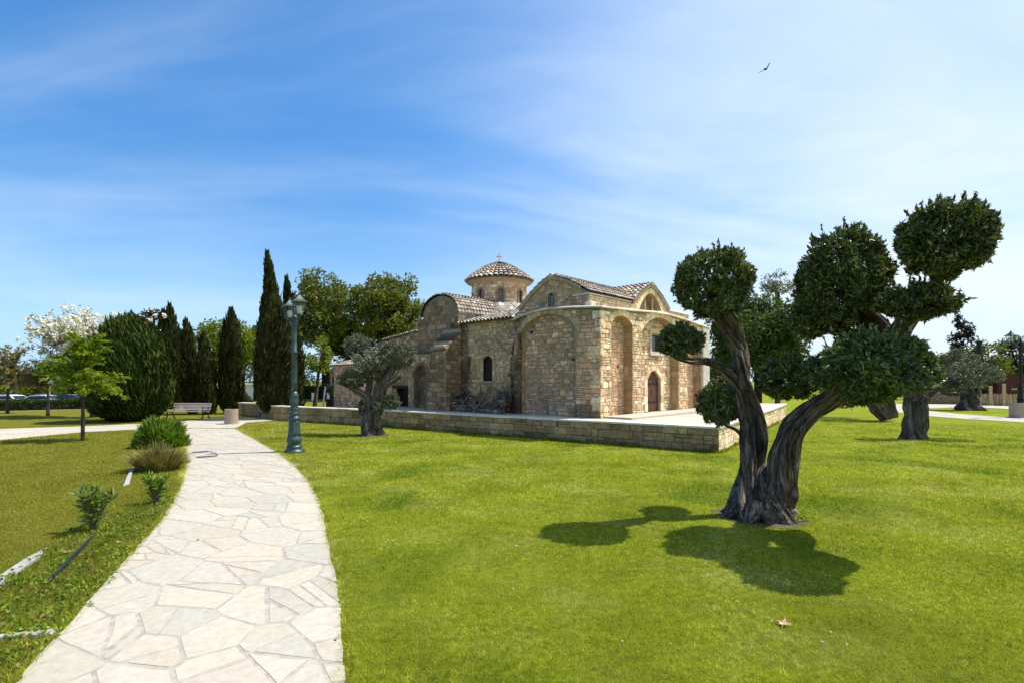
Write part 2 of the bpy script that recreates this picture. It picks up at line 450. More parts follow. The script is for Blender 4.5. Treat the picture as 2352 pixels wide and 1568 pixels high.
def pom(rng, c, r, n, ln, wd, sprigs=0, sprig_len=0.3, subs=84):
    """pruned ball of foliage made of many leafy tufts, with gaps and an uneven outline"""
    c = np.array(c, float); r = np.array(r, float)
    k = np.arange(subs) + .5
    ph = np.arccos(1 - 2 * k / subs); th = math.pi * (1 + 5 ** .5) * k
    d0 = np.stack([np.cos(th) * np.sin(ph), np.sin(th) * np.sin(ph), np.cos(ph)], axis=1)
    d0 = unit(d0 + .28 * rng.normal(size=d0.shape))
    parts = []
    Vc, Fc = icos(3); fn = lumps(rng)
    parts.append((c + Vc * r * ((1 + .05 * fn(Vc)) * .68)[:, None], tri2quad(Fc)))
    per = n // subs
    for q in d0:
        rr = (.22 + .14 * rng.random()) * (.75 if q[2] < -.5 else 1.0)
        cc = q * (.75 + .045 * rng.normal())
        m = int(per * (.5 + rng.random()))
        e = unit(rng.normal(size=(m, 3)) + q * 1.0)
        P = (cc + e * rr * (1 - .55 * rng.random(m) ** 1.6)[:, None]) * r + c
        D = unit(e * .7 + q * .4 + .95 * rng.normal(size=(m, 3)) + np.array([0, 0, .35]))
        parts.append(leaves(P, D, ln, wd, rng))
        if rng.random() < .5:
            s_ = c + (cc + q * rr * .8) * r; qd = unit(q + np.array([0, 0, .5]) + .45 * rng.normal(size=3)); m = 7
            t = np.linspace(0, 1, m) * sprig_len * (.3 + .6 * rng.random())
            parts.append(leaves(s_ + qd * t[:, None], unit(qd + .8 * rng.normal(size=(m, 3))), ln * .95, wd, rng))
    for _ in range(sprigs):
        q = unit(np.array([rng.normal() * .7, rng.normal() * .7, abs(rng.normal()) + .4])); s = c + q * r * .95
        qd = unit(q + np.array([0, 0, .7]) + .3 * rng.normal(size=3)); m = 11
        t = np.linspace(0, 1, m) * sprig_len * (.5 + .8 * rng.random())
        parts.append(leaves(s + qd * t[:, None], unit(qd + .7 * rng.normal(size=(m, 3))), ln * .9, wd, rng))
    return join(parts)
def smooth_path(pts, rad, step):
    pts = [Vector(p) for p in pts]
    P = [pts[0] * 2 - pts[1]] + pts + [pts[-1] * 2 - pts[-2]]
    R = [rad[0]] + list(rad) + [rad[-1]]
    out = []; ro = []
    for i in range(1, len(P) - 2):
        L = (P[i + 1] - P[i]).length
        m = max(2, int(L / step))
        for k in range(m):
            t = k / m
            q = 0.5 * ((2 * P[i]) + (P[i + 1] - P[i - 1]) * t + (2 * P[i - 1] - 5 * P[i] + 4 * P[i + 1] - P[i + 2]) * t * t
                       + (3 * P[i] - P[i - 1] - 3 * P[i + 1] + P[i + 2]) * t ** 3)
            out.append(q); ro.append(R[i] * (1 - t) + R[i + 1] * t)
    out.append(pts[-1]); ro.append(rad[-1])
    return out, ro
def gnarl(mb, pts, rad, seed=0, segs=30, step=0.06, rough=1.0, twist=.8):
    """gnarled, twisting, ridged limb along a path"""
    rng = random.Random(seed)
    P, R = smooth_path(pts, rad, step)
    ph = [rng.random() * 6.28 for _ in range(6)]
    o = len(mb.v); up = None; ln = 0.0
    for i, p in enumerate(P):
        t = (P[min(i + 1, len(P) - 1)] - P[max(i - 1, 0)]).normalized()
        if i: ln += (p - P[i - 1]).length
        if up is None: up = (Vector((1, 0, 0)) - t * t.x).normalized()
        up = (up - t * up.dot(t)).normalized(); s = t.cross(up)
        for k in range(segs):
            a = 2 * math.pi * k / segs; b = a + twist * ln
            f = 1 + rough * (0.15 * math.cos(2 * b + ph[0]) + 0.13 * math.cos(3 * b + ph[1] + 0.6 * ln) + 0.085 * math.cos(5 * b + ph[2] - 0.9 * ln)
                             + 0.05 * math.cos(9 * b + ph[3] + 1.2 * math.sin(2.1 * ln + ph[4]))
                             + 0.035 * math.cos(15 * b + ph[5] + 1.6 * math.sin(3.3 * ln + ph[2])))
            f += rough * (0.20 * noise.noise(Vector((math.cos(b) * 1.7, math.sin(b) * 1.7, ln * 2.2 + ph[5]))) + 0.09 * noise.noise(Vector((math.cos(b) * 5, math.sin(b) * 5, ln * 3.0 + ph[1]))))
            r = R[i] * f
            q = p + (up * math.cos(a) + s * math.sin(a)) * r
            mb.v.append(tuple(q))
            rr = max(R[i], 0.05)
            mb.bk.append((math.cos(b) * rr, math.sin(b) * rr, ln * 0.09 + seed))
    n = len(P)
    for i in range(n - 1):
        for k in range(segs):
            mb.f.append([o + i * segs + k, o + i * segs + (k + 1) % segs, o + (i + 1) * segs + (k + 1) % segs, o + (i + 1) * segs + k]); mb.c.append((.5, .5, .5))
    mb.f.append([o + (n - 1) * segs + k for k in range(segs)]); mb.c.append((.5, .5, .5))
    mb.f.append([o + k for k in range(segs)][::-1]); mb.c.append((.5, .5, .5))

def clip_poly(poly, nx, ny, c):
    """keep nx*x+ny*y <= c"""
    out = []
    for i in range(len(poly)):
        a, b = poly[i], poly[(i + 1) % len(poly)]
        da = nx * a[0] + ny * a[1] - c; db = nx * b[0] + ny * b[1] - c
        if da <= 0: out.append(a)
        if (da < 0 < db) or (db < 0 < da):
            t = da / (da - db); out.append((a[0] + t * (b[0] - a[0]), a[1] + t * (b[1] - a[1])))
    return out
def area(p): return 0.5 * sum(p[i][0] * p[(i + 1) % len(p)][1] - p[(i + 1) % len(p)][0] * p[i][1] for i in range(len(p)))
def inset(poly, g):
    if area(poly) < 0: poly = poly[::-1]
    out = poly
    for i in range(len(poly)):
        a, b = poly[i], poly[(i + 1) % len(poly)]
        dx, dy = b[0] - a[0], b[1] - a[1]; L = math.hypot(dx, dy)
        if L < 1e-6: continue
        nx, ny = dy / L, -dx / L
        out = clip_poly(out, nx, ny, nx * a[0] + ny * a[1] - g)
        if len(out) < 3: return None
    return out
def crazy_cells(Lx, Ly, sp, rng, split=0.5):
    pts = []
    nx, ny = max(1, int(Lx / sp)), max(1, int(round(Ly / sp)))
    for i in range(-1, nx + 1):
        for j in range(-1, ny + 1):
            pts.append(((i + 0.5 + rng.uniform(-.48, .48)) * Lx / nx, (j + 0.5 + rng.uniform(-.48, .48)) * Ly / ny))
    cells = []
    for i, p in enumerate(pts):
        poly = [(0, 0), (Lx, 0), (Lx, Ly), (0, Ly)]
        for j, q in enumerate(pts):
            if i == j: continue
            dx, dy = q[0] - p[0], q[1] - p[1]
            if dx * dx + dy * dy > 9 * sp * sp * 1.6: continue
            poly = clip_poly(poly, dx, dy, dx * (p[0] + q[0]) / 2 + dy * (p[1] + q[1]) / 2)
            if len(poly) < 3: break
        if len(poly) < 3: continue
        todo = [poly]
        for depth in range(2):
            nxt = []
            for pl in todo:
                if rng.random() < split * (1 if depth == 0 else 0.45) and abs(area(pl)) > 0.10 * sp:
                    cx = sum(a for a, _ in pl) / len(pl); cy = sum(b for _, b in pl) / len(pl)
                    an = rng.random() * math.pi; ux, uy = math.cos(an), math.sin(an)
                    c = ux * cx + uy * cy + rng.uniform(-.12, .12) * sp
                    for s in (1, -1):
                        h = clip_poly(pl, ux * s, uy * s, c * s)
                        if len(h) >= 3 and abs(area(h)) > 0.012: nxt.append(h)
                else: nxt.append(pl)
            todo = nxt
        cells += todo
    return cells
def stone_slab(mb, poly, fn, z0, z1, col, rng, rough=0.012):
    """flagstone from a plan polygon; fn maps plan to world"""
    pts = []
    for i in range(len(poly)):
        a, b = poly[i], poly[(i + 1) % len(poly)]
        pts.append(a)
        L = math.hypot(b[0] - a[0], b[1] - a[1])
        k = int(L / 0.22)
        for q in range(1, k + 1):
            t = q / (k + 1)
            pts.append((a[0] + (b[0] - a[0]) * t + rng.uniform(-rough, rough), a[1] + (b[1] - a[1]) * t + rng.uniform(-rough, rough)))
    n = len(pts)
    cx = sum(p[0] for p in pts) / n; cy = sum(p[1] for p in pts) / n
    tilt = (rng.uniform(-.003, .003), rng.uniform(-.003, .003))
    vs = []
    for sc, z in ((1.0, z0), (1.0, z1 - 0.004), (0.985, z1)):
        for p in pts:
            x, y = cx + (p[0] - cx) * sc, cy + (p[1] - cy) * sc
            w = fn(x, y)
            zz = z + (tilt[0] * (p[0] - cx) + tilt[1] * (p[1] - cy) if z != z0 else 0)
            vs.append(Vector((w[0], w[1], w[2] + zz)))
    fs = [[k * n + i, k * n + (i + 1) % n, (k + 1) * n + (i + 1) % n, (k + 1) * n + i] for k in range(2) for i in range(n)]
    fs.append([2 * n + i for i in range(n)])
    mb.add(vs, fs, col)
def pick(rng, pal, v=0.09):
    c = rng.choice(pal); k = 1 + rng.uniform(-v, v)
    return tuple(max(0.01, x * k * (1 + rng.uniform(-.012, .012))) for x in c)

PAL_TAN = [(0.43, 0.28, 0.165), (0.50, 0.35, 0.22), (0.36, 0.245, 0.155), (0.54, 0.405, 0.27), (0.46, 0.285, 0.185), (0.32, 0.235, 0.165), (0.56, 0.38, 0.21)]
PAL_PALE = [(0.55, 0.44, 0.31), (0.63, 0.53, 0.39), (0.50, 0.38, 0.25), (0.68, 0.59, 0.46), (0.57, 0.42, 0.27)]  # pale stone, brightened to stand in for sunlight on the sun-facing walls
PAL_BROWN = [(0.20, 0.145, 0.09), (0.26, 0.185, 0.115), (0.17, 0.13, 0.09), (0.30, 0.215, 0.13), (0.22, 0.165, 0.12)]
PAL_RUB = [(0.34, 0.26, 0.155), (0.28, 0.22, 0.14), (0.42, 0.33, 0.21), (0.24, 0.19, 0.13), (0.48, 0.385, 0.26), (0.36, 0.25, 0.15)]
PAL_ROOF = [(0.46, 0.395, 0.32), (0.38, 0.30, 0.235), (0.55, 0.49, 0.41), (0.30, 0.255, 0.215), (0.46, 0.355, 0.265)]
PAL_ROOFG = [(0.46, 0.42, 0.36), (0.38, 0.34, 0.29), (0.55, 0.51, 0.44), (0.30, 0.26, 0.22)]

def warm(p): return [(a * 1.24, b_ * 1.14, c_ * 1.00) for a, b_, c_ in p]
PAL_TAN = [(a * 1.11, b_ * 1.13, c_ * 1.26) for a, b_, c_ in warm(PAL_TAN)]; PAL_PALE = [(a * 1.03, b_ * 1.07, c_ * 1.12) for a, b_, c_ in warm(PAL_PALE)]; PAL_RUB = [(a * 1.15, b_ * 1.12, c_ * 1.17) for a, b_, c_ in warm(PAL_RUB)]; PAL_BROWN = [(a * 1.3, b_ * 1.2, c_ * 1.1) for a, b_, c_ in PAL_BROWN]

def masonry(mb, Mp, w, h, seed, pal, keep=None, course=(.14, .26), slen=(.17, .42), depth=0.022, gap=0.012, stain=None, chamf=0.22, s0=0.0, z0=0.0):
    """dressed or rubble stones standing proud of a wall; Mp(s, z, d) -> world"""
    rng = random.Random(seed)
    z = z0
    while z < h - 0.02:
        ch = min(rng.uniform(*course), h - z)
        if h - z - ch < course[0] * 0.5: ch = h - z
        x = s0 - rng.random() * slen[1]
        while x < w:
            l = rng.uniform(*slen)
            if rng.random() < 0.10: l *= 0.55
            subs = [(x, x + l, z, z + ch)]
            if ch > course[0] * 1.25 and rng.random() < 0.22:
                m = z + ch * rng.uniform(.4, .6); subs = [(x, x + l, z, m), (x, x + l, m, z + ch)]
            for (a0, a1, b0, b1) in subs:
                a0, a1 = max(a0, s0), min(a1, w)
                if a1 - a0 < 0.04: continue
                ok = [keep(a, b) if keep else True for a in (a0, (a0 + a1) / 2, a1) for b in (b0, (b0 + b1) / 2, b1)]
                if all(ok): _stone(mb, Mp, a0, a1, b0, b1, rng, pal, depth, gap, stain, chamf)
                elif any(ok):
                    na = max(1, round((a1 - a0) / 0.09)); nb = max(1, round((b1 - b0) / 0.09))
                    for i in range(na):
                        for j in range(nb):
                            p0, p1 = a0 + (a1 - a0) * i / na, a0 + (a1 - a0) * (i + 1) / na
                            q0, q1 = b0 + (b1 - b0) * j / nb, b0 + (b1 - b0) * (j + 1) / nb
                            if all(keep(a, b) for a in (p0, p1) for b in (q0, q1)):
                                _stone(mb, Mp, p0, p1, q0, q1, rng, pal, depth, gap, stain, chamf)
            x += l
        z += ch
def _stone(mb, Mp, a0, a1, b0, b1, rng, pal, depth, gap, stain, chamf):
    j = gap
    a0 += gap * rng.uniform(.3, 1.3); a1 -= gap * rng.uniform(.3, 1.3); b0 += gap * rng.uniform(.3, 1.3); b1 -= gap * rng.uniform(.3, 1.3)
    w, h = a1 - a0, b1 - b0
    if w < 0.02 or h < 0.02: return
    m = min(w, h)
    pts = []
    for (x, y, sx, sy) in ((a0, b0, 1, 1), (a1, b0, -1, 1), (a1, b1, -1, -1), (a0, b1, 1, -1)):
        c1, c2 = m * chamf * rng.random(), m * chamf * rng.random()
        p, q = (x, y + sy * c1), (x + sx * c2, y)
        pts += [p, q] if (sx * sy > 0) else [q, p]
    sl = (rng.uniform(-j, j), rng.uniform(-j, j))
    n = 8; cx, cy = (a0 + a1) / 2, (b0 + b1) / 2
    dd = depth * rng.uniform(.5, 1.35)
    tx, tz = rng.uniform(-.05, .05), rng.uniform(-.05, .05)
    ins = max(0.55, 1 - 0.022 / m)
    vs = [Mp(p[0], p[1], 0.0) for p in pts]
    for p in pts:
        x, y = cx + (p[0] - cx) * ins, cy + (p[1] - cy) * ins
        vs.append(Mp(x, y, dd + tx * (x - cx) + tz * (y - cy)))
    col = pick(rng, pal)
    if stain:
        k = stain(cx, cy); col = tuple(c * k for c in col)
    mb.add(vs, [[i, (i + 1) % n, n + (i + 1) % n, n + i] for i in range(n)] + [[n + i for i in range(n)]], col)
def backing(mb, Mp, s0, s1, z0, z1, keep=None, step=0.07, col=(.34, .27, .18), stain=None):
    ns = max(1, round((s1 - s0) / step)); nz = max(1, round((z1 - z0) / step))
    if keep is None:
        ns = max(1, round((s1 - s0) / 0.5)); nz = 1
    for i in range(ns):
        for j in range(nz):
            a, b = s0 + (s1 - s0) * i / ns, s0 + (s1 - s0) * (i + 1) / ns
            c, d = z0 + (z1 - z0) * j / nz, z0 + (z1 - z0) * (j + 1) / nz
            if keep is None or keep((a + b) / 2, (c + d) / 2):
                k = stain((a + b) / 2, (c + d) / 2) if stain else 1.0
                mb.add([Mp(a, c, 0), Mp(b, c, 0), Mp(b, d, 0), Mp(a, d, 0)], [(0, 1, 2, 3)], tuple(q * k for q in col))
class Arch:
    def __init__(self, s0, s1, zb, zs, za, e=2.0):
        self.s0, self.s1, self.zb, self.zs, self.za, self.e = s0, s1, zb, zs, za, e
        self.c = (s0 + s1) / 2; self.hw = (s1 - s0) / 2
    def top(self, s):
        x = abs(s - self.c) / self.hw
        if x >= 1: return -1e9
        return self.zs + (self.za - self.zs) * (1 - x ** self.e) ** (1 / self.e if self.e == 2.0 else 0.75)
    def inside(self, s, z, m=0.0):
        if not (self.s0 - m < s < self.s1 + m) or z < self.zb - m: return False
        x = min(0.9999, abs(s - self.c) / (self.hw + m))
        return z < self.zs + (self.za + m - self.zs) * (1 - x ** self.e) ** (1 / self.e if self.e == 2.0 else 0.75)
    def curve(self, n):
        out = []
        for i in range(n + 1):
            a = math.pi * (1 - i / n)
            s = self.c + self.hw * math.cos(a) * 0.99999
            out.append((s, self.top(s)))
        return out
    def outline(self, n=16):
        return [(self.s0, self.zb)] + self.curve(n) + [(self.s1, self.zb)]
def voussoirs(mb, Mp, arch, width, n, seed, pal, proud=0.035, back=0.05, jambs=0, gap=0.006):
    rng = random.Random(seed)
    cv = arch.curve(n * 4)
    def off(i, w):
        a, b = cv[max(0, i - 1)], cv[min(len(cv) - 1, i + 1)]
        dx, dz = b[0] - a[0], b[1] - a[1]; L = math.hypot(dx, dz) or 1
        nx, nz = -dz / L, dx / L
        return (cv[i][0] + nx * w, cv[i][1] + nz * w)
    for k in range(n):
        idx = [k * 4 + q for q in range(5)]
        wv = width * rng.uniform(.88, 1.12)
        inn = [off(i, 0.0) for i in idx]; out = [off(i, wv) for i in idx]
        def sh(p, q, t): return (p[0] + (q[0] - p[0]) * t, p[1] + (q[1] - p[1]) * t)
        for row in (inn, out):
            L = math.hypot(row[-1][0] - row[0][0], row[-1][1] - row[0][1]) or 1
            row[0] = sh(row[0], row[1], min(.5, gap / (L / 4))); row[-1] = sh(row[-1], row[-2], min(.5, gap / (L / 4)))
        poly = inn + out[::-1]
        d = proud * rng.uniform(.7, 1.2)
        vs = [Mp(s, z, d) for s, z in poly] + [Mp(s, z, -back) for s, z in poly]
        m = len(poly)
        mb.add(vs, [list(range(m))] + [[i, (i + 1) % m, m + (i + 1) % m, m + i] for i in range(m)], pick(rng, pal, .16))
    if jambs:
        for sgn, s in ((-1, arch.s0), (1, arch.s1)):
            hh = (arch.zs - arch.zb) / jambs
            for j in range(jambs):
                wv = width * rng.uniform(.85, 1.3)
                a, b = (s - wv, s) if sgn < 0 else (s, s + wv)
                z0, z1 = arch.zb + j * hh + gap, arch.zb + (j + 1) * hh
                d = proud * rng.uniform(.7, 1.2)
                P = [(a, z0), (b, z0), (b, z1), (a, z1)]
                vs = [Mp(x, z, d) for x, z in P] + [Mp(x, z, -back) for x, z in P]
                mb.add(vs, [[0, 1, 2, 3]] + [[i, (i + 1) % 4, 4 + (i + 1) % 4, 4 + i] for i in range(4)], pick(rng, pal, .12))
def soffit(mb, Mp, arch, depth, seed, pal, n=18):
    rng = random.Random(seed)
    cv = arch.curve(n)
    for i in range(n):
        a, b = cv[i], cv[i + 1]
        col = pick(rng, pal, .12)
        mb.add([Mp(a[0], a[1], 0.0), Mp(b[0], b[1], 0.0), Mp(b[0], b[1], -depth), Mp(a[0], a[1], -depth)], [(0, 1, 2, 3)], col)
    for s in (arch.s0, arch.s1):
        z = arch.zb
        while z < arch.zs - 0.01:
            h = min(rng.uniform(.2, .38), arch.zs - z)
            cut = rng.uniform(.3, .7) * depth if rng.random() < 0.5 else None
            for d0, d1 in ([(0, depth)] if cut is None else [(0, cut), (cut, depth)]):
                col = pick(rng, pal, .2)
                g = 0.006
                mb.add([Mp(s, z + g, -d0 - g), Mp(s, z + h - g, -d0 - g), Mp(s, z + h - g, -d1 + g), Mp(s, z + g, -d1 + g)], [(0, 1, 2, 3)], col)
            z += h
        sg = 0.004 if s == arch.s1 else -0.004
        mb.add([Mp(s + sg, arch.zb, 0), Mp(s + sg, arch.zs, 0), Mp(s + sg, arch.zs, -depth), Mp(s + sg, arch.zb, -depth)], [(0, 1, 2, 3)], (.15, .115, .075))
def tiles(mb, fn, nrow, ncol, rad, seed, pal, up=(0, 0, 1), base_col=(.05, .042, .035)):
    """barrel tiles; fn(s, t): s across, t from eave to ridge"""
    rng = random.Random(seed); up = Vector(up)
    for i in range(nrow):
        for j in range(ncol):
            q = [fn(j / ncol, i / nrow), fn((j + 1) / ncol, i / nrow), fn((j + 1) / ncol, (i + 1) / nrow), fn(j / ncol, (i + 1) / nrow)]
            mb.add(q, [(0, 1, 2, 3)], base_col)
    K = 5
    for j in range(ncol):
        s = (j + 0.5) / ncol
        for i in range(nrow):
            t0, t1 = i / nrow, min(1.0, (i + 1.12) / nrow)
            p0, p1 = fn(s, t0), fn(s, t1)
            dv = p1 - p0
            vs = []
            jr = rng.uniform(-.12, .12)
            for p, t, k, lift in ((p0 - dv * 0.06, t0, 1.0, rad * 0.38), (p1, t1, 0.84, 0.0)):
                e = 0.5 / ncol
                wdt = fn(s + e, t) - fn(s - e, t)
                U = wdt.normalized() if wdt.length > 1e-5 else Vector((1, 0, 0))
                r = min(rad, wdt.length * 0.46) * k
                Nn = U.cross(dv).normalized()
                if Nn.dot(up) < 0: Nn = -Nn
                for q in range(K + 1):
                    th = math.pi * q / K
                    vs.append(p + U * (math.cos(th) * r + jr * r) + Nn * (math.sin(th) * r * 0.85 + lift))
            mb.add(vs, [[q, q + 1, K + 2 + q, K + 1 + q] for q in range(K)], pick(rng, pal, .2))

# ================================================================ SETTING: lawn, paths, terrace
# lawn
m, nt, b = new_mat('lawn')
g = nt.nodes.new('ShaderNodeNewGeometry')
f1 = obj_noise(nt, 0.35, 5.0, 0.6); f2 = obj_noise(nt, 2.3, 6.0, 0.65); f3 = obj_noise(nt, 38.0, 6.0, 0.7)
rp = nt.nodes.new('ShaderNodeValToRGB'); el = rp.color_ramp.elements; el.new(0.5)
for e, p, c in zip(el, (0.30, 0.52, 0.72), ((0.12, 0.155, 0.010), (0.20, 0.24, 0.014), (0.31, 0.32, 0.05))):
    e.position = p; e.color = (*c, 1)
mixf = math_node(nt, 'ADD', math_node(nt, 'MULTIPLY', f1, 0.5), math_node(nt, 'MULTIPLY', f2, 0.5))
nt.links.new(mixf, rp.inputs[0])
k3 = map_range(nt, f3, 0.25, 0.75, 0.55, 1.4, False)
c = mix_rgb(nt, 1.0, rp.outputs[0], k3, 'MULTIPLY')
# olive turf west of the path, with vignette darkening put into the colour
sx = nt.nodes.new('ShaderNodeSeparateXYZ'); nt.links.new(g.outputs['Position'], sx.inputs[0])
dry = map_range(nt, math_node(nt, 'ADD', sx.outputs[0], math_node(nt, 'MULTIPLY', sx.outputs[1], 0.18)), -0.6, -5.0, 0.0, 0.75)
vignette_mix = mix_rgb(nt, dry, c, mix_rgb(nt, 1.0, (0.145, 0.135, 0.020), k3, 'MULTIPLY'))
nt.links.new(vignette_mix, b.inputs['Base Color'])
b.inputs['Roughness'].default_value = 0.95; b.inputs['Specular IOR Level'].default_value = 0.05
add_bump(nt, b, f3, 1.0, 0.05)
M['lawn'] = m
mb = MB(); mb.add([(-700, -60, 0), (700, -60, 0), (700, 1100, 0), (-700, 1100, 0)], [(0, 1, 2, 3)])
tag(mb.build('lawn', M['lawn']), kind='structure')

def strip_map(Ls, Rs):
    S = [0.0]
    for i in range(1, len(Ls)):
        S.append(S[-1] + ((Ls[i] + Rs[i]) / 2 - (Ls[i - 1] + Rs[i - 1]) / 2).length)
    W = sum((a - b_).length for a, b_ in zip(Ls, Rs)) / len(Ls)
    def fn(s, w):
        s = min(max(s, 0), S[-1] - 1e-6)
        i = next(k for k in range(len(S) - 1) if s <= S[k + 1])
        t = (s - S[i]) / (S[i + 1] - S[i])
        return (Ls[i].lerp(Ls[i + 1], t)).lerp(Rs[i].lerp(Rs[i + 1], t), w / W)
    return fn, S[-1], W
PAL_FLAG = [(0.423, 0.382, 0.314), (0.434, 0.393, 0.326), (0.414, 0.377, 0.312), (0.44, 0.399, 0.331), (0.428, 0.379, 0.309), (0.42, 0.384, 0.323), (0.4, 0.371, 0.32)]
def paved(name, Ls, Rs, sp, seed, gap=0.011, split=0.5, zj=0.008, zs=0.0165):
    rng = random.Random(seed)
    fn0, L, W = strip_map(Ls, Rs)
    def fn(s, w):
        e = max(0.0, 1 - min(w, W - w) / .12)
        return fn0(s, w + e * (.045 * noise.noise(Vector((s * 3.1, 0 if w < W / 2 else 7, seed))) + .02 * noise.noise(Vector((s * 11, 3 if w < W / 2 else 9, seed)))))
    mb = MB()
    for poly in crazy_cells(L, W, sp, rng, split):
        q = inset(poly, gap * rng.uniform(.6, 1.7))
        if q and abs(area(q)) > 0.004:
            stone_slab(mb, q, fn, zj, zs + rng.uniform(-.001, .001), pick(rng, PAL_FLAG, .05), rng)
    o = mb.build(name, M['paving']); tag(o, kind='structure')
    jb = MB()
    n = 60
    for i in range(n):
        a, b_ = L * i / n, L * (i + 1) / n
        q = [Vector(fn(x, y)) + Vector((0, 0, zs - 0.0035)) for x, y in ((a, .03), (b_, .03), (b_, W - .03), (a, W - .03))]
        jb.add(q, [(0, 1, 2, 3)])
    j = jb.build(name + '_joints', M['pave_joint'], o)
    return o
PATH_ROWS = [(2300, -760, 812), (1800, -215, 806), (1568, 30, 796), (1490, 100, 793), (1440, 150, 789), (1390, 192, 783), (1320, 254, 772), (1270, 302, 763), (1190, 372, 746),
             (1150, 396, 734), (1110, 415, 714), (1080, 423, 690), (1060, 425, 668), (1040, 424, 641), (1010, 420, 590), (984, 424, 541)]
PL = [G(a, y) for y, a, c_ in PATH_ROWS]; PR = [G(c_, y) for y, a, c_ in PATH_ROWS]
paved('path', PL, PR, 0.66, 5, gap=0.017, split=0.6)
CU = [G(-260, 992), G(-120, 988.5), G(0, 985), G(187, 979), G(322, 973.3), G(410, 969), G(440, 964.6), G(519, 961.6), G(562, 960.4), G(640, 957)]
CL = [G(-260, 1030), G(-120, 1019), G(0, 1010), G(187, 992.5), G(316, 986.2), G(424, 983.5), G(470, 983.6), G(541, 983.0), G(566, 970.5), G(642, 964)]
paved('cross_path', CL, CU, 0.8, 8, gap=0.012, split=0.5, zj=0.004, zs=0.020)
def Z3(zx, zy): return ((2050 + zx / 4.237) / 1.0884, (750 + zy / 4.237) / 1.0884)
def GZ(zx, zy): return G(*Z3(zx, zy))
paved('park_path', [GZ(600, 1165), GZ(770, 1180), GZ(1115, 1225), GZ(1400, 1247), GZ(2160, 1295), GZ(2600, 1320)],
      [GZ(600, 1098), GZ(770, 1100), GZ(1150, 1168), GZ(1400, 1197), GZ(2050, 1246), GZ(2600, 1275)], 1.1, 11, gap=0.012, zj=0.004, zs=0.018)
paved('far_path', [GZ(800, 1128), GZ(1150, 1146), GZ(1400, 1136), GZ(1700, 1136), GZ(2050, 1156), GZ(2600, 1180)],
      [GZ(800, 1097), GZ(1100, 1100), GZ(1400, 1106), GZ(1700, 1111), GZ(2050, 1121), GZ(2600, 1138)], 1.6, 12, gap=0.012, zj=0.012, zs=0.024)
paved('hedge_path', [G(-120, 950), G(0, 944.5), G(110, 941.5), G(232, 938)], [G(-120, 945), G(0, 940), G(110, 937.5), G(232, 934.5)], 1.6, 13, zj=0.004, zs=0.018)

# ---------------------------------------------------------------- terrace and its retaining wall
ZT = 0.79
K0 = Vector((6.25, 15.48, 0)); K1 = Vector((-5.93, 24.15, 0)); K2 = Vector((-11.4, 27.35, 0)); K3 = Vector((-14.5, 29.3, 0)); R1 = Vector((13.8, 26.7, 0)); R2 = Vector((16.6, 31.0, 0))
C0 = Vector((3.27, 19.0, 0)); EA = Vector((0.69, 0.7238, 0)); EB = Vector((-0.7238, 0.69, 0)); UZ = Vector((0, 0, 1))
def CP(a, b, z=0.0): return C0 + EA * a + EB * b + UZ * z
tp = [K0, R1, R2, Vector((12, 36, 0)), Vector((-6.5, 34, 0)), K1]
mb = MB()
inner = [p + Vector((0, 0, ZT - 0.012)) for p in tp]
mb.add(inner, [list(range(len(inner)))], (0.42, 0.38, 0.31))
rng = random.Random(4)
clipc = []
for i in range(len(tp)):
    a, b_ = tp[i], tp[(i + 1) % len(tp)]
    d = b_ - a; nrm = Vector((d.y, -d.x, 0)).normalized()
    clipc.append((nrm.x, nrm.y, nrm.dot(a) - 0.5))
bb = -7.0
while bb < 3.2:
    w = rng.uniform(.42, .62); aa = -3.0 + rng.random()
    while aa < 16:
        l = rng.uniform(.5, 1.0)
        if not (aa > 0.3 and bb > 0.8):
            poly = [tuple(CP(x, y)[:2]) for x, y in ((aa + .006, bb + .006), (aa + l - .006, bb + .006), (aa + l - .006, bb + w - .006), (aa + .006, bb + w - .006))]
            for (nx, ny, c_) in clipc:
                poly = clip_poly(poly, nx, ny, c_)
                if len(poly) < 3: break
            if len(poly) >= 3 and abs(area(poly)) > 0.01:
                stone_slab(mb, poly, lambda x, y: (x, y, ZT), -0.03, 0.0 + rng.uniform(-.002, .002), pick(rng, [(0.47, 0.43, 0.36), (0.50, 0.46, 0.39), (0.44, 0.40, 0.34)], .06), rng, 0.0)
        aa += l
    bb += w
# raised kerb slab in front of the door side of the church
mb.box(CP(5.2, -0.62, ZT + 0.035), (EA, EB, UZ), (5.0, 0.58, 0.035), (0.46, 0.41, 0.34))
tag(mb.build('terrace', M['terrace']), kind='structure')
mb = MB()
sl = [K1, K2, K3, Vector((-18, 36, 0)), Vector((-6.4, 36, 0))]
mb.add([p + Vector((0, 0, 0.35)) for p in sl], [list(range(5))])
tag(mb.build('soil', M['soil']), kind='structure')

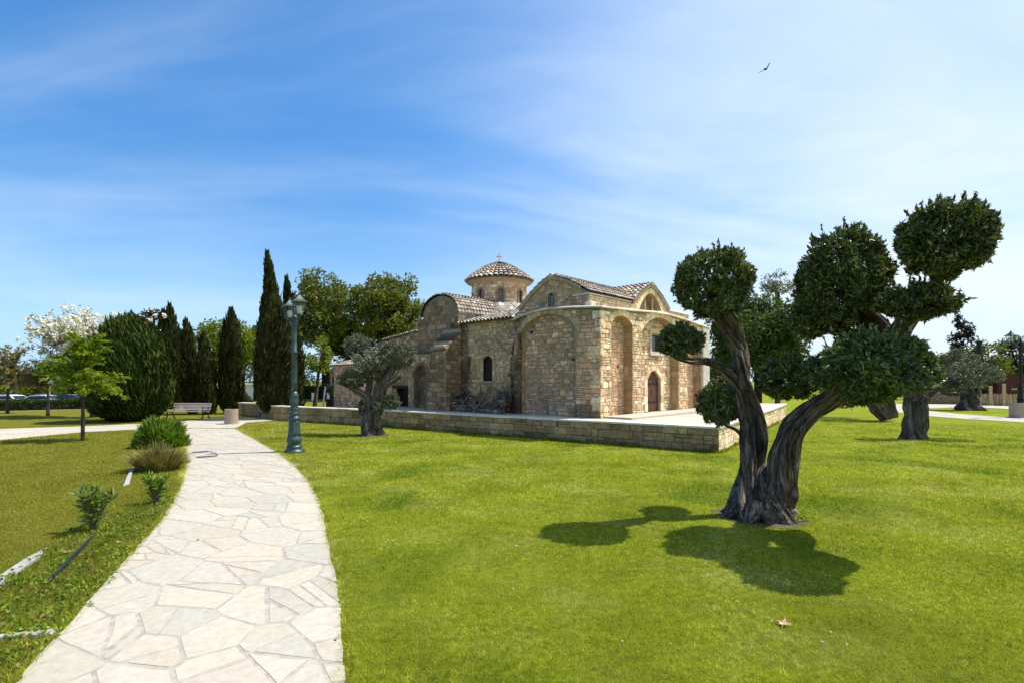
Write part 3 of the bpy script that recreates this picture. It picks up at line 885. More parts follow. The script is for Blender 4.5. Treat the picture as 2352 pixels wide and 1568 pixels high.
rw = thing('retaining_wall', 'long low stone retaining wall with pale coping around the church terrace', 'wall', (6.25, 15.48, 0))
PAL_RW = [(0.32, 0.22, 0.115), (0.39, 0.275, 0.145), (0.26, 0.185, 0.105), (0.43, 0.315, 0.175), (0.34, 0.22, 0.125)]
faces, backs, caps = MB(), MB(), MB()
def wall_map(P, Q, nside=1):
    u = (Q - P).normalized(); n = Vector((u.y, -u.x, 0)) * nside
    return (lambda s, z, d: P + u * s + n * d + UZ * z), (Q - P).length, u, n
for i, (P, Q, ns, cs, sl_, pal) in enumerate(((K0, K1, -1, (.16, .34), (.28, .75), PAL_RW), (K1, K2, -1, (.36, .38), (.45, .7), PAL_RW), (K2, K3, -1, (.36, .38), (.45, .7), PAL_RW),
                                             (K0, R1, 1, (.15, .30), (.2, .55), PAL_PALE), (R1, R2, 1, (.2, .3), (.3, .6), PAL_PALE))):
    Mp, L, u, n = wall_map(P, Q, ns)
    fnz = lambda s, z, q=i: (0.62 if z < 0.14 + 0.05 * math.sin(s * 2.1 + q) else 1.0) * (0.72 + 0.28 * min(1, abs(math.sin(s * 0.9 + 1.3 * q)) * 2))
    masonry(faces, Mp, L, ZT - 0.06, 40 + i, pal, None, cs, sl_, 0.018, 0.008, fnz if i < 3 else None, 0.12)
    backs.add([Mp(0, 0, 0), Mp(L, 0, 0), Mp(L, ZT - .06, 0), Mp(0, ZT - .06, 0)], [(0, 1, 2, 3)])
    backs.add([Mp(0, 0, -.45), Mp(L, 0, -.45), Mp(L, ZT - .06, -.45), Mp(0, ZT - .06, -.45)], [(0, 1, 2, 3)])
    s = 0.0; r2 = random.Random(70 + i)
    while s < L - 0.01:
        l = min(r2.uniform(.6, 1.2), L - s)
        caps.bbox(Mp(s + l / 2, ZT - 0.027 + r2.uniform(-.004, .004), -0.19 + r2.uniform(-.008, .008)), (u, n, UZ), (l / 2 - .004, 0.25, 0.036), 0.012, pick(r2, [(0.60, 0.56, 0.49), (0.64, 0.60, 0.52), (0.56, 0.51, 0.44)], .08))
        s += l
faces.build('wall', M['stone'], rw); backs.build('mortar', M['mortar_dark'], rw); caps.build('coping', M['clean_stone'], rw)

# ================================================================ CHURCH
church = thing('church', 'old domed stone church with tiled roofs on the paved terrace', 'church', C0)
def ML(a0=0.0): return lambda s, z, d: CP(a0 - d, s, z)
def MR(b0=0.0): return lambda s, z, d: CP(s, b0 - d, z)
def lerp_pts(pts):
    xs = [p[0] for p in pts]; ys = [p[1] for p in pts]
    return lambda x: float(np.interp(x, xs, ys))
CORN_L = [(-0.02, 4.95), (1.2, 5.06), (2.5, 5.12), (3.2, 5.07), (4.0, 4.94), (4.42, 4.83)]
CORN_R = [(-0.02, 4.95), (1.2, 5.00), (2.37, 5.05), (4.0, 5.14), (5.28, 5.16), (6.8, 5.09), (8.2, 4.98), (9.7, 4.90)]
zL = lerp_pts(CORN_L); zR = lerp_pts(CORN_R)
A1 = Arch(0.76, 2.26, ZT, 4.40, 4.72, 1.9); A2 = Arch(3.03, 6.34, ZT, 4.20, 4.92, 1.9); A3 = Arch(7.26, 8.83, ZT, 4.30, 4.72, 1.9)
AL = Arch(1.12, 3.95, ZT, 4.25, 4.88, 1.9)
wall, mort, arc = MB(), MB(), MB()
def flush(name='stone_arch'):
    global arc
    if arc.f: arc.build(name, M['clean_stone'], church)
    arc = MB()
# --- south-lit bay wall
kR = lambda s, z: z < zR(s) - 0.09 and not (A1.inside(s, z) or A2.inside(s, z) or A3.inside(s, z))
backing(mort, MR(0), 0, 9.65, ZT, 5.15, kR, 0.06)
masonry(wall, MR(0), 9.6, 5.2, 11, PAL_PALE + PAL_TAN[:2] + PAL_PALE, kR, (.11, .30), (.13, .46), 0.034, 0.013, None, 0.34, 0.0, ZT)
for i, ar in enumerate((A1, A2, A3)):
    voussoirs(arc, MR(0), ar, 0.24 if i != 1 else 0.30, 13 if i != 1 else 24, 21 + i, PAL_PALE, 0.03)
    soffit(arc, MR(0), ar, 0.36, 31 + i, [(0.42, 0.28, 0.13), (0.48, 0.33, 0.16), (0.37, 0.24, 0.12), (0.45, 0.27, 0.13)])
    flush()
DOOR = Arch(4.12, 5.31, ZT + 0.06, 2.22, 2.64, 1.7)
WIN = (4.47, 5.35, 3.50, 4.20)
in_win = lambda s, z, m_=0.0: WIN[0] - m_ < s < WIN[1] + m_ and WIN[2] - m_ < z < WIN[3] + m_
for ar, sd in ((A1, 1), (A3, 3)):
    Mp = (lambda s, z, d: CP(s, 0.36 - d, z))
    k = lambda s, z, ar=ar: ar.inside(s, z, 0.08)
    backing(mort, Mp, ar.s0 - .08, ar.s1 + .08, ZT, ar.za + .06, k, 0.06)
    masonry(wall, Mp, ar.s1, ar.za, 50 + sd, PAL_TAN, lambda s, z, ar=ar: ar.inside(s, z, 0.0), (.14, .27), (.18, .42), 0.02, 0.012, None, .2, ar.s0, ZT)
Mp2 = (lambda s, z, d: CP(s, 0.36 - d, z))
k2 = lambda s, z: A2.inside(s, z, 0.08) and not DOOR.inside(s, z) and not in_win(s, z)
backing(mort, Mp2, A2.s0 - .08, A2.s1 + .08, ZT, A2.za + .06, k2, 0.05)
masonry(wall, Mp2, A2.s1, A2.za, 57, PAL_TAN + PAL_PALE, lambda s, z: A2.inside(s, z) and not DOOR.inside(s, z, .1) and not in_win(s, z, .1), (.13, .26), (.16, .42), 0.022, 0.012, None, .22, A2.s0, ZT)
# --- shaded side wall with the blind arch
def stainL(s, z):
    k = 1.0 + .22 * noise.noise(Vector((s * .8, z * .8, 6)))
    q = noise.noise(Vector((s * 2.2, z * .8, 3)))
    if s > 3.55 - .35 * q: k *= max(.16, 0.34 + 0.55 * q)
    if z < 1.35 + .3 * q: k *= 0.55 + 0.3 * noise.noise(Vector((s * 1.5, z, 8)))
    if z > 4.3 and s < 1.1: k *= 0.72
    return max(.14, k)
kL = lambda s, z: z < zL(s) - 0.09 and not AL.inside(s, z)
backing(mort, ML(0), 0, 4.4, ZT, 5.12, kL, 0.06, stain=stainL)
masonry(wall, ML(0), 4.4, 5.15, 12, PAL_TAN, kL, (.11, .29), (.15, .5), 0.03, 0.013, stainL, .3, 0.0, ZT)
voussoirs(arc, ML(0), AL, 0.27, 24, 25, [(0.42, 0.32, 0.22), (0.34, 0.26, 0.18), (0.50, 0.38, 0.26)], 0.03)
soffit(arc, ML(0), AL, 0.16, 35, [(0.42, 0.28, 0.13), (0.46, 0.31, 0.15), (0.37, 0.25, 0.13)])
flush('stone_arch')
MpL = (lambda s, z, d: CP(0.16 - d, s, z))
backing(mort, MpL, AL.s0 - .08, AL.s1 + .08, ZT, AL.za + .05, lambda s, z: AL.inside(s, z, .07), 0.06)
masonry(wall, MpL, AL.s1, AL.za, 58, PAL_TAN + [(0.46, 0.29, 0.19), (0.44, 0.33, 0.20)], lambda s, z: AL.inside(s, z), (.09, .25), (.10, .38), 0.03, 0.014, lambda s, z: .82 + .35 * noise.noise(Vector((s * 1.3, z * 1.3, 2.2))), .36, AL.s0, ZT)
for s, z, Mp in ((1.35, 3.0, MpL), (3.5, 4.2, MpL), (1.75, 2.75, Mp2)):
    vs = [Mp(s + .075 * math.cos(a), z + .06 * math.sin(a), 0.03) for a in np.linspace(0, 5.6, 9)]
    mort.add(vs, [list(range(9))], (0.01, 0.008, 0.006))  # near-black discs painted on for the shade inside putlog holes
# bigger corner stones
quo = MB(); rq = random.Random(17); zq = ZT
while zq < 4.75:
    hq = rq.uniform(.16, .34)
    if rq.random() < .55:
        la, lb = rq.uniform(.18, .46), rq.uniform(.18, .46)
        quo.bbox(CP(la / 2 - .03, lb / 2 - .03, zq + hq / 2), (EA, EB, UZ), (la / 2, lb / 2, hq / 2 - .012), .025, pick(rq, PAL_PALE, .1))
        quo.build('quoin', M['stone'], church); quo = MB()
    zq += hq
# --- plastered rubble wall with the shuttered window
WM = Arch(5.81, 6.47, 2.17, 3.06, 3.30, 2.0)
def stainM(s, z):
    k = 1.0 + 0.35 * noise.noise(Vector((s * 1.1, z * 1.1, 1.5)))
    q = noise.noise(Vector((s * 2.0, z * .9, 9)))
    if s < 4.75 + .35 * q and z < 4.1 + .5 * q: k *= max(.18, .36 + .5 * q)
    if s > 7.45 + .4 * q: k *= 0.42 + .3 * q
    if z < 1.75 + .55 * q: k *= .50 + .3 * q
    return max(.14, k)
kM = lambda s, z: not WM.inside(s, z)
Mm = (lambda s, z, d: CP(0.10 - d, s, z))
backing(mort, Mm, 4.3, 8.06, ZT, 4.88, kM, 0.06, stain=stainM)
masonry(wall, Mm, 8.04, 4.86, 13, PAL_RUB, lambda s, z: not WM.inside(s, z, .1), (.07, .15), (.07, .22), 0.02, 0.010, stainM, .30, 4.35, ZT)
voussoirs(arc, Mm, WM, 0.12, 9, 26, PAL_RUB, 0.03, jambs=4)
arc.box(CP(0.08, 6.14, 2.12), (EA, EB, UZ), (0.06, 0.40, 0.05), (0.34, 0.28, 0.19))
flush('window_surround')
# --- ashlar gable block
GB0, GB1, GBC = 8.04, 11.28, 9.42
def zG(s):
    x = abs(s - GBC) / 1.38
    return 5.42 + 0.93 * math.sqrt(max(0, 1 - x * x)) if x < 1 else 5.34
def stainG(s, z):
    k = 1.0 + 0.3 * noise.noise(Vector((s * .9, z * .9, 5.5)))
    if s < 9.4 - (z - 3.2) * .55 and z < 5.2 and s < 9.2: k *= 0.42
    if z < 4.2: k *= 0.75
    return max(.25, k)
kG = lambda s, z: z < zG(s)
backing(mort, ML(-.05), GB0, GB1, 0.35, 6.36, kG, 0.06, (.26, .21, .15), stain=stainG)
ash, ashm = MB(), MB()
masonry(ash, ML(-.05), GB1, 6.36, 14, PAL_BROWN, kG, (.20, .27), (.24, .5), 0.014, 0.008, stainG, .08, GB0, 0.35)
masonry(ash, MR(GB0), 2.7, 5.44, 15, [(0.40, 0.36, 0.29), (0.33, 0.29, 0.23), (0.46, 0.41, 0.33)], None, (.14, .24), (.2, .42), 0.02, 0.012, None, .2, -.05, 4.4)
backing(mort, MR(GB0), -.05, 2.7, 0.35, 5.44)
# --- stepped buttress in front of it
kB = lambda s, z: s < 8.92 + max(0, 3.7 - z) * .19 and z < 3.70
backing(mort, ML(-.95), 7.85, 9.55, 0.35, 3.7, kB, 0.06, (.14, .11, .08))
masonry(ash, ML(-.95), 9.55, 3.7, 16, PAL_BROWN + PAL_RUB[:2], kB, (.18, .26), (.22, .42), 0.02, 0.012, None, .14, 7.85, 0.35)
kB2 = lambda s, z: z < 3.70 + (s + .95) * 1.05
backing(mort, MR(7.85), -.95, 0.0, 0.35, 4.7, kB2, 0.05, (.14, .11, .08))
masonry(ash, MR(7.85), 0.0, 4.7, 17, PAL_BROWN + PAL_RUB[:2], kB2, (.16, .26), (.2, .42), 0.02, 0.012, lambda s, z: .75, .14, -.95, 0.35)
for i in range(5):
    a0, a1 = -.95 + i * .19, -.95 + (i + 1) * .19
    ash.box(CP((a0 + a1) / 2, 8.42, 3.70 + (i + .5) * .2 - .06), (EA, EB, UZ), (.11, .58, .085), pick(rng, [(0.15, 0.12, 0.09), (0.40, 0.33, 0.24), (0.10, .085, .065)]))
ash.bbox(CP(-.93, 8.2, 3.78), (EA, EB, UZ), (.16, .36, .06), .02, (0.50, 0.41, 0.30))
# --- porch with a blind arch, and the low door wall
AP = Arch(9.95, 11.22, 0.35, 2.35, 2.98, 2.0)
kP = lambda s, z: z < 3.55 and not AP.inside(s, z)
backing(mort, ML(-.34), 9.3, 11.7, 0.35, 3.56, kP, 0.06)
masonry(wall, ML(-.34), 11.7, 3.55, 18, PAL_RUB, kP, (.1, .2), (.12, .34), 0.02, 0.012, None, .25, 9.3, 0.35)
voussoirs(arc, ML(-.34), AP, 0.16, 13, 27, [(0.26, 0.15, 0.085), (0.30, 0.18, 0.10)], 0.03)
soffit(arc, ML(-.34), AP, 0.27, 36, [(0.30, 0.20, 0.11), (0.26, 0.17, 0.10)])
flush('porch_arch')
wall.box(CP(-.10, 10.5, 3.58), (EA, EB, UZ), (.30, 1.25, .04), (0.10, 0.085, 0.065))
wall.box(CP(-.09, 11.7, 1.95), (EA, EB, UZ), (.25, .012, 1.6), (0.22, 0.17, 0.11))
kD = lambda s, z: z < 4.71 - (s - 11.28) * .10 and not (12.04 < s < 13.24 and z < 1.80)
backing(mort, ML(0), 11.28, 14.4, 0.3, 4.71, kD, 0.06)
masonry(wall, ML(0), 14.4, 4.71, 19, PAL_BROWN + PAL_RUB, kD, (.12, .24), (.16, .38), 0.02, 0.012, None, .2, 11.28, 0.3)
voussoirs(arc, ML(0), Arch(11.95, 13.33, 1.9, 2.02, 2.85, 2.0), 0.12, 13, 28, [(0.26, 0.15, 0.085), (0.30, 0.18, 0.10)], 0.03)
flush('relieving_arch')
arc.box(CP(-.02, 12.64, 1.86), (EA, EB, UZ), (.06, .95, .07), (0.06, 0.045, 0.03))
flush('lintel')
# --- low end block
for Mp, s0, s1, pal, sd in ((ML(-1.75), 13.75, 17.0, PAL_RUB + PAL_TAN, 60), (MR(13.75), -1.75, 0.0, PAL_PALE, 61)):  # sun-facing side takes the paler stones, its sunlight put into the colour
    backing(mort, Mp, s0, s1, 0.2, 2.98)
    masonry(wall, Mp, s1, 2.98, sd, pal, None, (.1, .22), (.14, .36), 0.02, 0.012, None, .24, s0, 0.2)
wall.box(CP(1.2, 15.4, 1.55), (EA, EB, UZ), (2.9, 1.58, 1.38), (.3, .24, .15))
wall.box(CP(0.1, 15.37, 3.0), (EA, EB, UZ), (1.98, 1.72, .04), (0.50, 0.42, 0.30))
# --- plain masses behind the faces
core = MB()
core.box(CP(4.82, 2.45, 2.8), (EA, EB, UZ), (4.36, 1.95, 2.05), (.2, .16, .11))
core.box(CP(9.42, 2.2, 2.82), (EA, EB, UZ), (.22, 2.14, 2.04), (0.50, 0.47, 0.41))
core.box(CP(3.6, 9.3, 2.5), (EA, EB, UZ), (3.1, 4.95, 2.15), (.2, .16, .11))
core.box(CP(3.9, 13.0, 2.5), (EA, EB, UZ), (2.9, 3.9, 2.0), (.2, .16, .11))
core.build('inner_wall', M['stone'], church)
# plastered end buttress
plb = MB()
plb.bbox(CP(9.24, -0.02, 2.83), (EA, EB, UZ), (.40, .10, 2.04), .03, (0.52, 0.48, 0.41))
plb.build('buttress', M['clean_stone'], church)
# rubble footing along the side wall
foot = MB()
def zF(s): return 1.12 + 0.28 * noise.noise(Vector((s * 1.4, 2.2, 0))) + (0.55 if s < 4.75 else 0) + max(0, s - 7.2) * .6
kF = lambda s, z: z < zF(s)
Mf = (lambda s, z, d: CP(-.62 + .25 * noise.noise(Vector((s * 1.7, z * 1.5, 4))) - d, s, z))
backing(mort, Mf, 4.25, 7.85, ZT, 1.9, kF, 0.07, (.06, .05, .04))
masonry(foot, Mf, 7.85, 1.9, 62, [(0.14, 0.115, 0.085), (0.20, 0.165, 0.12), (0.10, 0.085, 0.065), (0.26, 0.22, 0.17)], kF, (.09, .2), (.12, .36), 0.05, 0.016, None, .35, 4.25, ZT)
r2 = random.Random(9)
for i in range(90):
    s = r2.uniform(4.25, 7.85); a_ = r2.uniform(-.62, .08)
    foot.bbox(CP(a_, s, zF(s) - .05 + r2.uniform(-.03, .05) + (a_ + .6) * .25), (Vector((r2.uniform(-1, 1), r2.uniform(-1, 1), .2)).normalized(), EB, UZ), (r2.uniform(.05, .13), r2.uniform(.06, .16), r2.uniform(.04, .09)), .03, pick(r2, [(0.14, 0.115, 0.085), (0.20, 0.165, 0.12), (0.09, 0.075, 0.06)]))
foot.build('rubble_footing', M['dark_stone'], church)

# --- upper storey of the bay: cross gables
UB, UA, BC, AC = 0.84, 0.5, 2.68, 5.3
def gable(x, hw, z0, z1, e=1.55): return z0 + (z1 - z0) * (1 - min(1, abs(x) / hw) ** e)
prof = lambda t, z0, z1: z0 + (z1 - z0) * (1 - (1 - t) ** 1.45)
rL = lambda s: prof(min(1, max(0, (s - UB + .12) / (BC - UB + .12))), 5.62, 6.50) if s < BC else prof(min(1, max(0, (4.55 - s) / (4.55 - BC))), 5.30, 6.50)
rR = lambda s: prof(max(0, 1 - abs(s - AC) / 1.72), 5.60, 6.57)
zUL = lambda s: rL(s) - .05
zUR = lambda s: max(5.60 if s < 4 else 5.55, rR(s) - .06)
LW = Arch(2.60, 2.90, 5.20, 5.62, 5.80, 2.0)
LUN = Arch(4.20, 6.50, 5.0, 5.12, 6.16, 1.75)
kUL = lambda s, z: z < zUL(s) - .02 and not LW.inside(s, z)
kUR = lambda s, z: z < zUR(s) - .02 and not LUN.inside(s, z)
backing(mort, ML(UA), UB, 4.5, 4.85, 6.42, kUL, 0.05)
masonry(wall, ML(UA), 4.5, 6.42, 63, PAL_RUB + PAL_TAN[:3], kUL, (.07, .14), (.1, .32), 0.02, 0.010, None, .25, UB, 4.9)
backing(mort, MR(UB), UA, 9.3, 4.85, 6.48, kUR, 0.05)
masonry(wall, MR(UB), 9.3, 6.48, 64, PAL_PALE, kUR, (.08, .16), (.12, .36), 0.022, 0.010, None, .25, UA, 4.95)
voussoirs(arc, MR(UB), LUN, 0.2, 17, 29, PAL_PALE, 0.03)
soffit(arc, MR(UB), LUN, 0.55, 37, [(0.44, 0.33, 0.18), (0.48, 0.36, 0.20)])
arc.add([CP(4.1, UB + .55, 4.9), CP(6.6, UB + .55, 4.9), CP(6.6, UB + .55, 6.3), CP(4.1, UB + .55, 6.3)], [(0, 1, 2, 3)], (0.44, 0.34, 0.20))
flush('lunette_arch')
# rake mouldings of both gables and string courses
for Mp, lo_s, hi_s, fz in ((ML(UA), UB + .3, 4.5, rL), (MR(UB), AC - 1.7, AC + 1.7, rR)):
    pts = [(lo_s + (hi_s - lo_s) * i / 28, fz(lo_s + (hi_s - lo_s) * i / 28) - .015) for i in range(29)]
    for (p, q) in zip(pts[:-1], pts[1:]):
        vs = [Mp(p[0], p[1] - .13, .09), Mp(q[0], q[1] - .13, .09), Mp(q[0], q[1] + .0, .13), Mp(p[0], p[1] + .0, .13),
              Mp(p[0], p[1] - .13, -.1), Mp(q[0], q[1] - .13, -.1), Mp(q[0], q[1], -.1), Mp(p[0], p[1], -.1)]
        arc.add(vs, [(0, 1, 2, 3), (0, 1, 5, 4), (3, 2, 6, 7)], pick(rng, [(0.34, 0.29, 0.22), (0.40, 0.34, 0.25)], .1))
    flush('gable_moulding')
corn = MB()
def moulding(mb, pts, out=0.15, th=0.085, col=(0.60, 0.53, 0.43)):
    """pts: list of (world point on wall top, outward dir); butt-jointed stone moulding"""
    for (p, n), (q, n2) in zip(pts[:-1], pts[1:]):
        lo = UZ * -th
        vs = [p + n * out * .45, q + n2 * out * .45, q + n2 * out + lo * .55, p + n * out + lo * .55, q + n2 * out + lo, p + n * out + lo, q - n2 * .02 + lo, p - n * .02 + lo, q - n2 * .4, p - n * .4]
        mb.add(vs, [(0, 1, 2, 3), (3, 2, 4, 5), (5, 4, 6, 7), (0, 1, 8, 9)], pick(rng, [col, tuple(c * .85 for c in col), tuple(c * 1.12 for c in col)], .06))
nL, nR = -EA, -EB
diag = -(EA + EB)
moulding(corn, [(CP(0, s, z), nL if s > 0.01 else diag) for s, z in CORN_L])
moulding(corn, [(CP(s, 0, z), nR if s > 0.01 else diag) for s, z in CORN_R])
corn.build('cornice', M['clean_stone'], church); corn = MB()
moulding(corn, [(CP(UA, UB, 5.62), nL + nR), (CP(UA, 1.62, 5.60), nL)], .07, .07, (0.55, 0.50, 0.42))
moulding(corn, [(CP(UA, UB, 5.62), nL + nR), (CP(2.0, UB, 5.63), nR), (CP(3.74, UB, 5.63), nR)], .07, .07, (0.62, 0.57, 0.48))
corn.build('parapet_coping', M['clean_stone'], church); corn = MB()
moulding(corn, [(CP(6.9, UB, 5.60), nR), (CP(9.3, UB, 5.58), nR)], .07, .07, (0.62, 0.57, 0.48))
corn.build('parapet_coping', M['clean_stone'], church); corn = MB()
moulding(corn, [(CP(-.05, GB0, 5.48), nR), (CP(2.7, GB0, 5.52), nR)], .07, .07, (0.70, 0.66, 0.60))
corn.build('vault_coping', M['clean_stone'], church); corn = MB()
corn.bbox(CP(.42, .74, 5.12), (EA, EB, UZ), (.16, .16, .09), .02, (0.66, 0.62, 0.54))
corn.build('spout_block', M['clean_stone'], church)
# flat roofs inside the cornice
flat = MB()
for i in range(len(CORN_R) - 1):
    (s0_, z0_), (s1_, z1_) = CORN_R[i], CORN_R[i + 1]
    flat.add([CP(s0_, 0.3, z0_ - .02), CP(s1_, 0.3, z1_ - .02), CP(s1_, UB, z1_ + .03), CP(s0_, UB, z0_ + .03)], [(0, 1, 2, 3)], (0.42, 0.38, 0.31))
flat.add([CP(.3, 0, 4.95), CP(.3, 4.4, 4.85), CP(UA + .02, 4.4, 5.0), CP(UA + .02, 0, 5.05)], [(0, 1, 2, 3)], (0.42, 0.38, 0.31))
flat.build('flat_roof', M['clean_stone'], church)

wall.build('wall', M['stone'], church); mort.build('mortar', M['mortar'], church)
ash.build('gable_wall', M['dark_stone'], church)

# --- tiled roofs
rf = MB()
tiles(rf, lambda s, t: CP(UA - .12 + s * (3.3 + 1.6 * t), UB - .12 + (BC - UB + .12) * t, prof(t, 5.62, 6.50)), 8, 25, .10, 81, PAL_ROOF)
tiles(rf, lambda s, t: CP(UA - .12 + s * 5.6, 4.55 + (BC - 4.55) * t, prof(t, 5.30, 6.50)), 8, 25, .10, 82, PAL_ROOF)
tiles(rf, lambda s, t: CP(AC - 1.72 + 1.72 * t, UB - .14 + s * 2.2, prof(t, 5.60, 6.57)), 8, 10, .10, 83, PAL_ROOF)
tiles(rf, lambda s, t: CP(AC + 1.72 - 1.72 * t, UB - .14 + s * 2.2, prof(t, 5.60, 6.57)), 8, 10, .10, 84, PAL_ROOF)
for i in range(16):
    p = CP(UA - .14 + i * .34, BC, 6.50); rf.tube([p, p + EA * .38 + UZ * .015], [.10, .085], 8, pick(rng, PAL_ROOF, .15))
for i in range(7):
    p = CP(AC, UB - .16 + i * .30, 6.57); rf.tube([p, p + EB * .33 + UZ * .015], [.10, .085], 8, pick(rng, PAL_ROOF, .15))
rf.build('roof', M['tile'], church)
rf = MB()
tiles(rf, lambda s, t: CP(-.16 + s * 3.2, GBC - 1.46 * math.cos(t * 1.55), 5.45 + .98 * math.sin(t * 1.55)), 9, 16, .095, 85, PAL_ROOF, (0, 0, 1))
tiles(rf, lambda s, t: CP(-.16 + s * 3.2, GBC + 1.46 * math.cos(t * 1.55), 5.45 + .98 * math.sin(t * 1.55)), 9, 16, .095, 86, PAL_ROOF, (0, 0, 1))
rf.build('vault_roof', M['tile'], church)
rf = MB()
tiles(rf, lambda s, t: CP(-.18 + 3.0 * t, 4.30 + s * 3.72, 4.84 + .86 * t), 9, 16, .11, 87, PAL_ROOFG)
rf.build('lean_to_roof', M['tile'], church); rf = MB()
tiles(rf, lambda s, t: CP(-.15 + 3.0 * t, 11.3 + s * 3.2, 4.73 - s * .3 + .8 * t), 9, 18, .095, 88, PAL_ROOFG)
rf.build('lean_to_roof', M['tile'], church)
rf = MB()
apx = CP(0.2, 15.4, 3.78)
cs = [CP(-1.95, 13.6, 3.02), CP(-1.95, 17.2, 3.02), CP(2.2, 17.2, 3.02), CP(2.2, 13.6, 3.02)]
for i in range(4):
    p, q = cs[i], cs[(i + 1) % 4]
    tiles(rf, lambda s, t, p=p, q=q: p.lerp(q, s).lerp(apx, t * .985), 9, 20, .09, 89 + i, [(0.42, 0.37, 0.30), (0.35, 0.31, 0.26)])
rf.build('hip_roof', M['tile'], church)
# --- crossing, drum and dome
DC = CP(4.35, 9.66)
sk = MB()
nS = 48
def sq(a, h):
    c_, s_ = math.cos(a), math.sin(a); k_ = h / max(abs(c_), abs(s_)); return EA * (c_ * k_) + EB * (s_ * k_)
rngs = random.Random(3)
for j in range(6):
    for i in range(nS):
        q = []
        for (ii, jj) in ((i, j), (i + 1, j), (i + 1, j + 1), (i, j + 1)):
            a = 2 * math.pi * ii / nS; t = jj / 6
            p = sq(a, 2.25) * (1 - t) + (EA * math.cos(a) + EB * math.sin(a)) * 1.5 * t
            zz = 5.35 + 1.02 * math.sin(t * 1.57)
            q.append(DC + p + UZ * (zz + rngs.uniform(-.02, .02)))
        sk.add(q, [(0, 1, 2, 3)], pick(rngs, [(0.34, 0.31, 0.27), (0.24, 0.22, 0.19), (0.44, 0.41, 0.36)], .2))
sk.box(DC + UZ * 5.0, (EA, EB, UZ), (2.24, 2.24, .36), (0.36, 0.32, 0.26))
# low vault towards the bay
for i in range(14):
    for j in range(12):
        q = []
        for (ii, jj) in ((i, j), (i + 1, j), (i + 1, j + 1), (i, j + 1)):
            th = math.pi * jj / 12
            q.append(CP(4.35 - 1.75 * math.cos(th), 4.5 + ii * .25, 5.35 + .62 * math.sin(th)))
        sk.add(q, [(0, 1, 2, 3)], pick(rngs, [(0.36, 0.33, 0.29), (0.28, 0.25, 0.22), (0.44, 0.40, 0.35)], .2))
sk.build('crossing_roof', M['dark_stone'], church)
RD = 1.53
to_cam = math.atan2(-DC.y, -DC.x) + 0.06
MD = lambda s, z, d: DC + Vector((math.cos(to_cam + s / RD), math.sin(to_cam + s / RD), 0)) * (RD + d) + UZ * z
dm, dmm, dar = MB(), MB(), MB()
DW = [Arch(k * math.pi / 4 * RD - .14, k * math.pi / 4 * RD + .14, 6.36, 6.90, 7.06, 2.0) for k in range(-3, 5)]
kDr = lambda s, z: not any(w_.inside(s, z, .10) for w_ in DW)
Ld = math.pi * RD
backing(dmm, MD, -Ld, Ld, 5.9, 7.6, lambda s, z: not any(w_.inside(s, z) for w_ in DW), 0.06)
masonry(dm, MD, Ld - .02, 7.52, 65, PAL_TAN + PAL_PALE, kDr, (.10, .18), (.14, .30), 0.02, 0.010, lambda s, z: 0.85 if z > 7.3 else 1.0, .2, -Ld, 5.9)
nC = 64
for zz0, r0, zz1, r1, col in ((7.44, RD + .01, 7.52, RD + .12, (0.46, 0.34, 0.19)), (7.52, RD + .12, 7.60, RD + .30, (0.44, 0.32, 0.18)), (7.60, RD + .30, 7.68, RD + .33, (0.16, 0.13, 0.10))):
    for i in range(nC):
        a0, a1 = 2 * math.pi * i / nC, 2 * math.pi * (i + 1) / nC
        dar.add([DC + Vector((math.cos(a) * r, math.sin(a) * r, z)) for a, r, z in ((a0, r0, zz0), (a1, r0, zz0), (a1, r1, zz1), (a0, r1, zz1))], [(0, 1, 2, 3)], pick(rngs, [col], .1))
drum = dm.build('drum', M['stone'], church); dmm.build('drum_mortar', M['mortar'], drum); dar.build('drum_cornice', M['clean_stone'], drum)
for i, w_ in enumerate(DW):
    dar = MB(); voussoirs(dar, MD, w_, 0.07, 9, 90 + i, [(0.30, 0.17, 0.11), (0.34, 0.21, 0.14)], 0.03, jambs=5); dar.build('window_surround', M['clean_stone'], drum)
for w_ in DW:
    gl, lt = MB(), MB()
    ol = w_.outline(10)
    gl.add([MD(s, z, -.10) for s, z in ol], [list(range(len(ol)))])
    wo = gl.build('window', M['glass'], drum)
    lt.box(MD(w_.c, 6.7, -.08), (MD(w_.c + .1, 0, 0) - MD(w_.c - .1, 0, 0), UZ, (0, 0, 1)), (.05, .33, .012))
    for k in range(4):
        u_ = (MD(w_.c + .1, 0, 0) - MD(w_.c - .1, 0, 0)).normalized()
        lt.box(MD(w_.c, 6.46 + k * .14, -.08), (u_, UZ, u_.cross(UZ)), (.13, .012, .012))
    u_ = (MD(w_.c + .1, 0, 0) - MD(w_.c - .1, 0, 0)).normalized()
    lt.box(MD(w_.c, 6.70, -.08), (u_, UZ, u_.cross(UZ)), (.014, .34, .012))
    lt.build('lattice', M['lattice'], drum)
dome = MB()
def dfn(s, t):
    a = 2 * math.pi * s; q = t * 0.96
    r = 1.86 * (1 - q); z = 7.66 + 1.13 * (1 - (1 - q) ** 1.55)
    return DC + Vector((math.cos(a) * r, math.sin(a) * r, z))
tiles(dome, dfn, 9, 40, .13, 95, PAL_ROOF, (0, 0, 1), (.06, .05, .045))
dome.lathe(DC + UZ * 8.76, [(.14, 0), (.12, .05), (.05, .09), (.02, .12)], 12, (0.40, 0.31, 0.22))
dm_o = dome.build('dome', M['tile'], church)
cr = MB()
ux = Vector((1, 0.05, 0)).normalized()
for c_, hs in (((0, 0, .22), (.024, .02, .24)), ((0, 0, .30), (.13, .018, .024))):
    cr.bbox(DC + UZ * 8.84 + Vector(c_), (ux, UZ.cross(ux), UZ), hs, .006, (0.60, 0.42, 0.22))
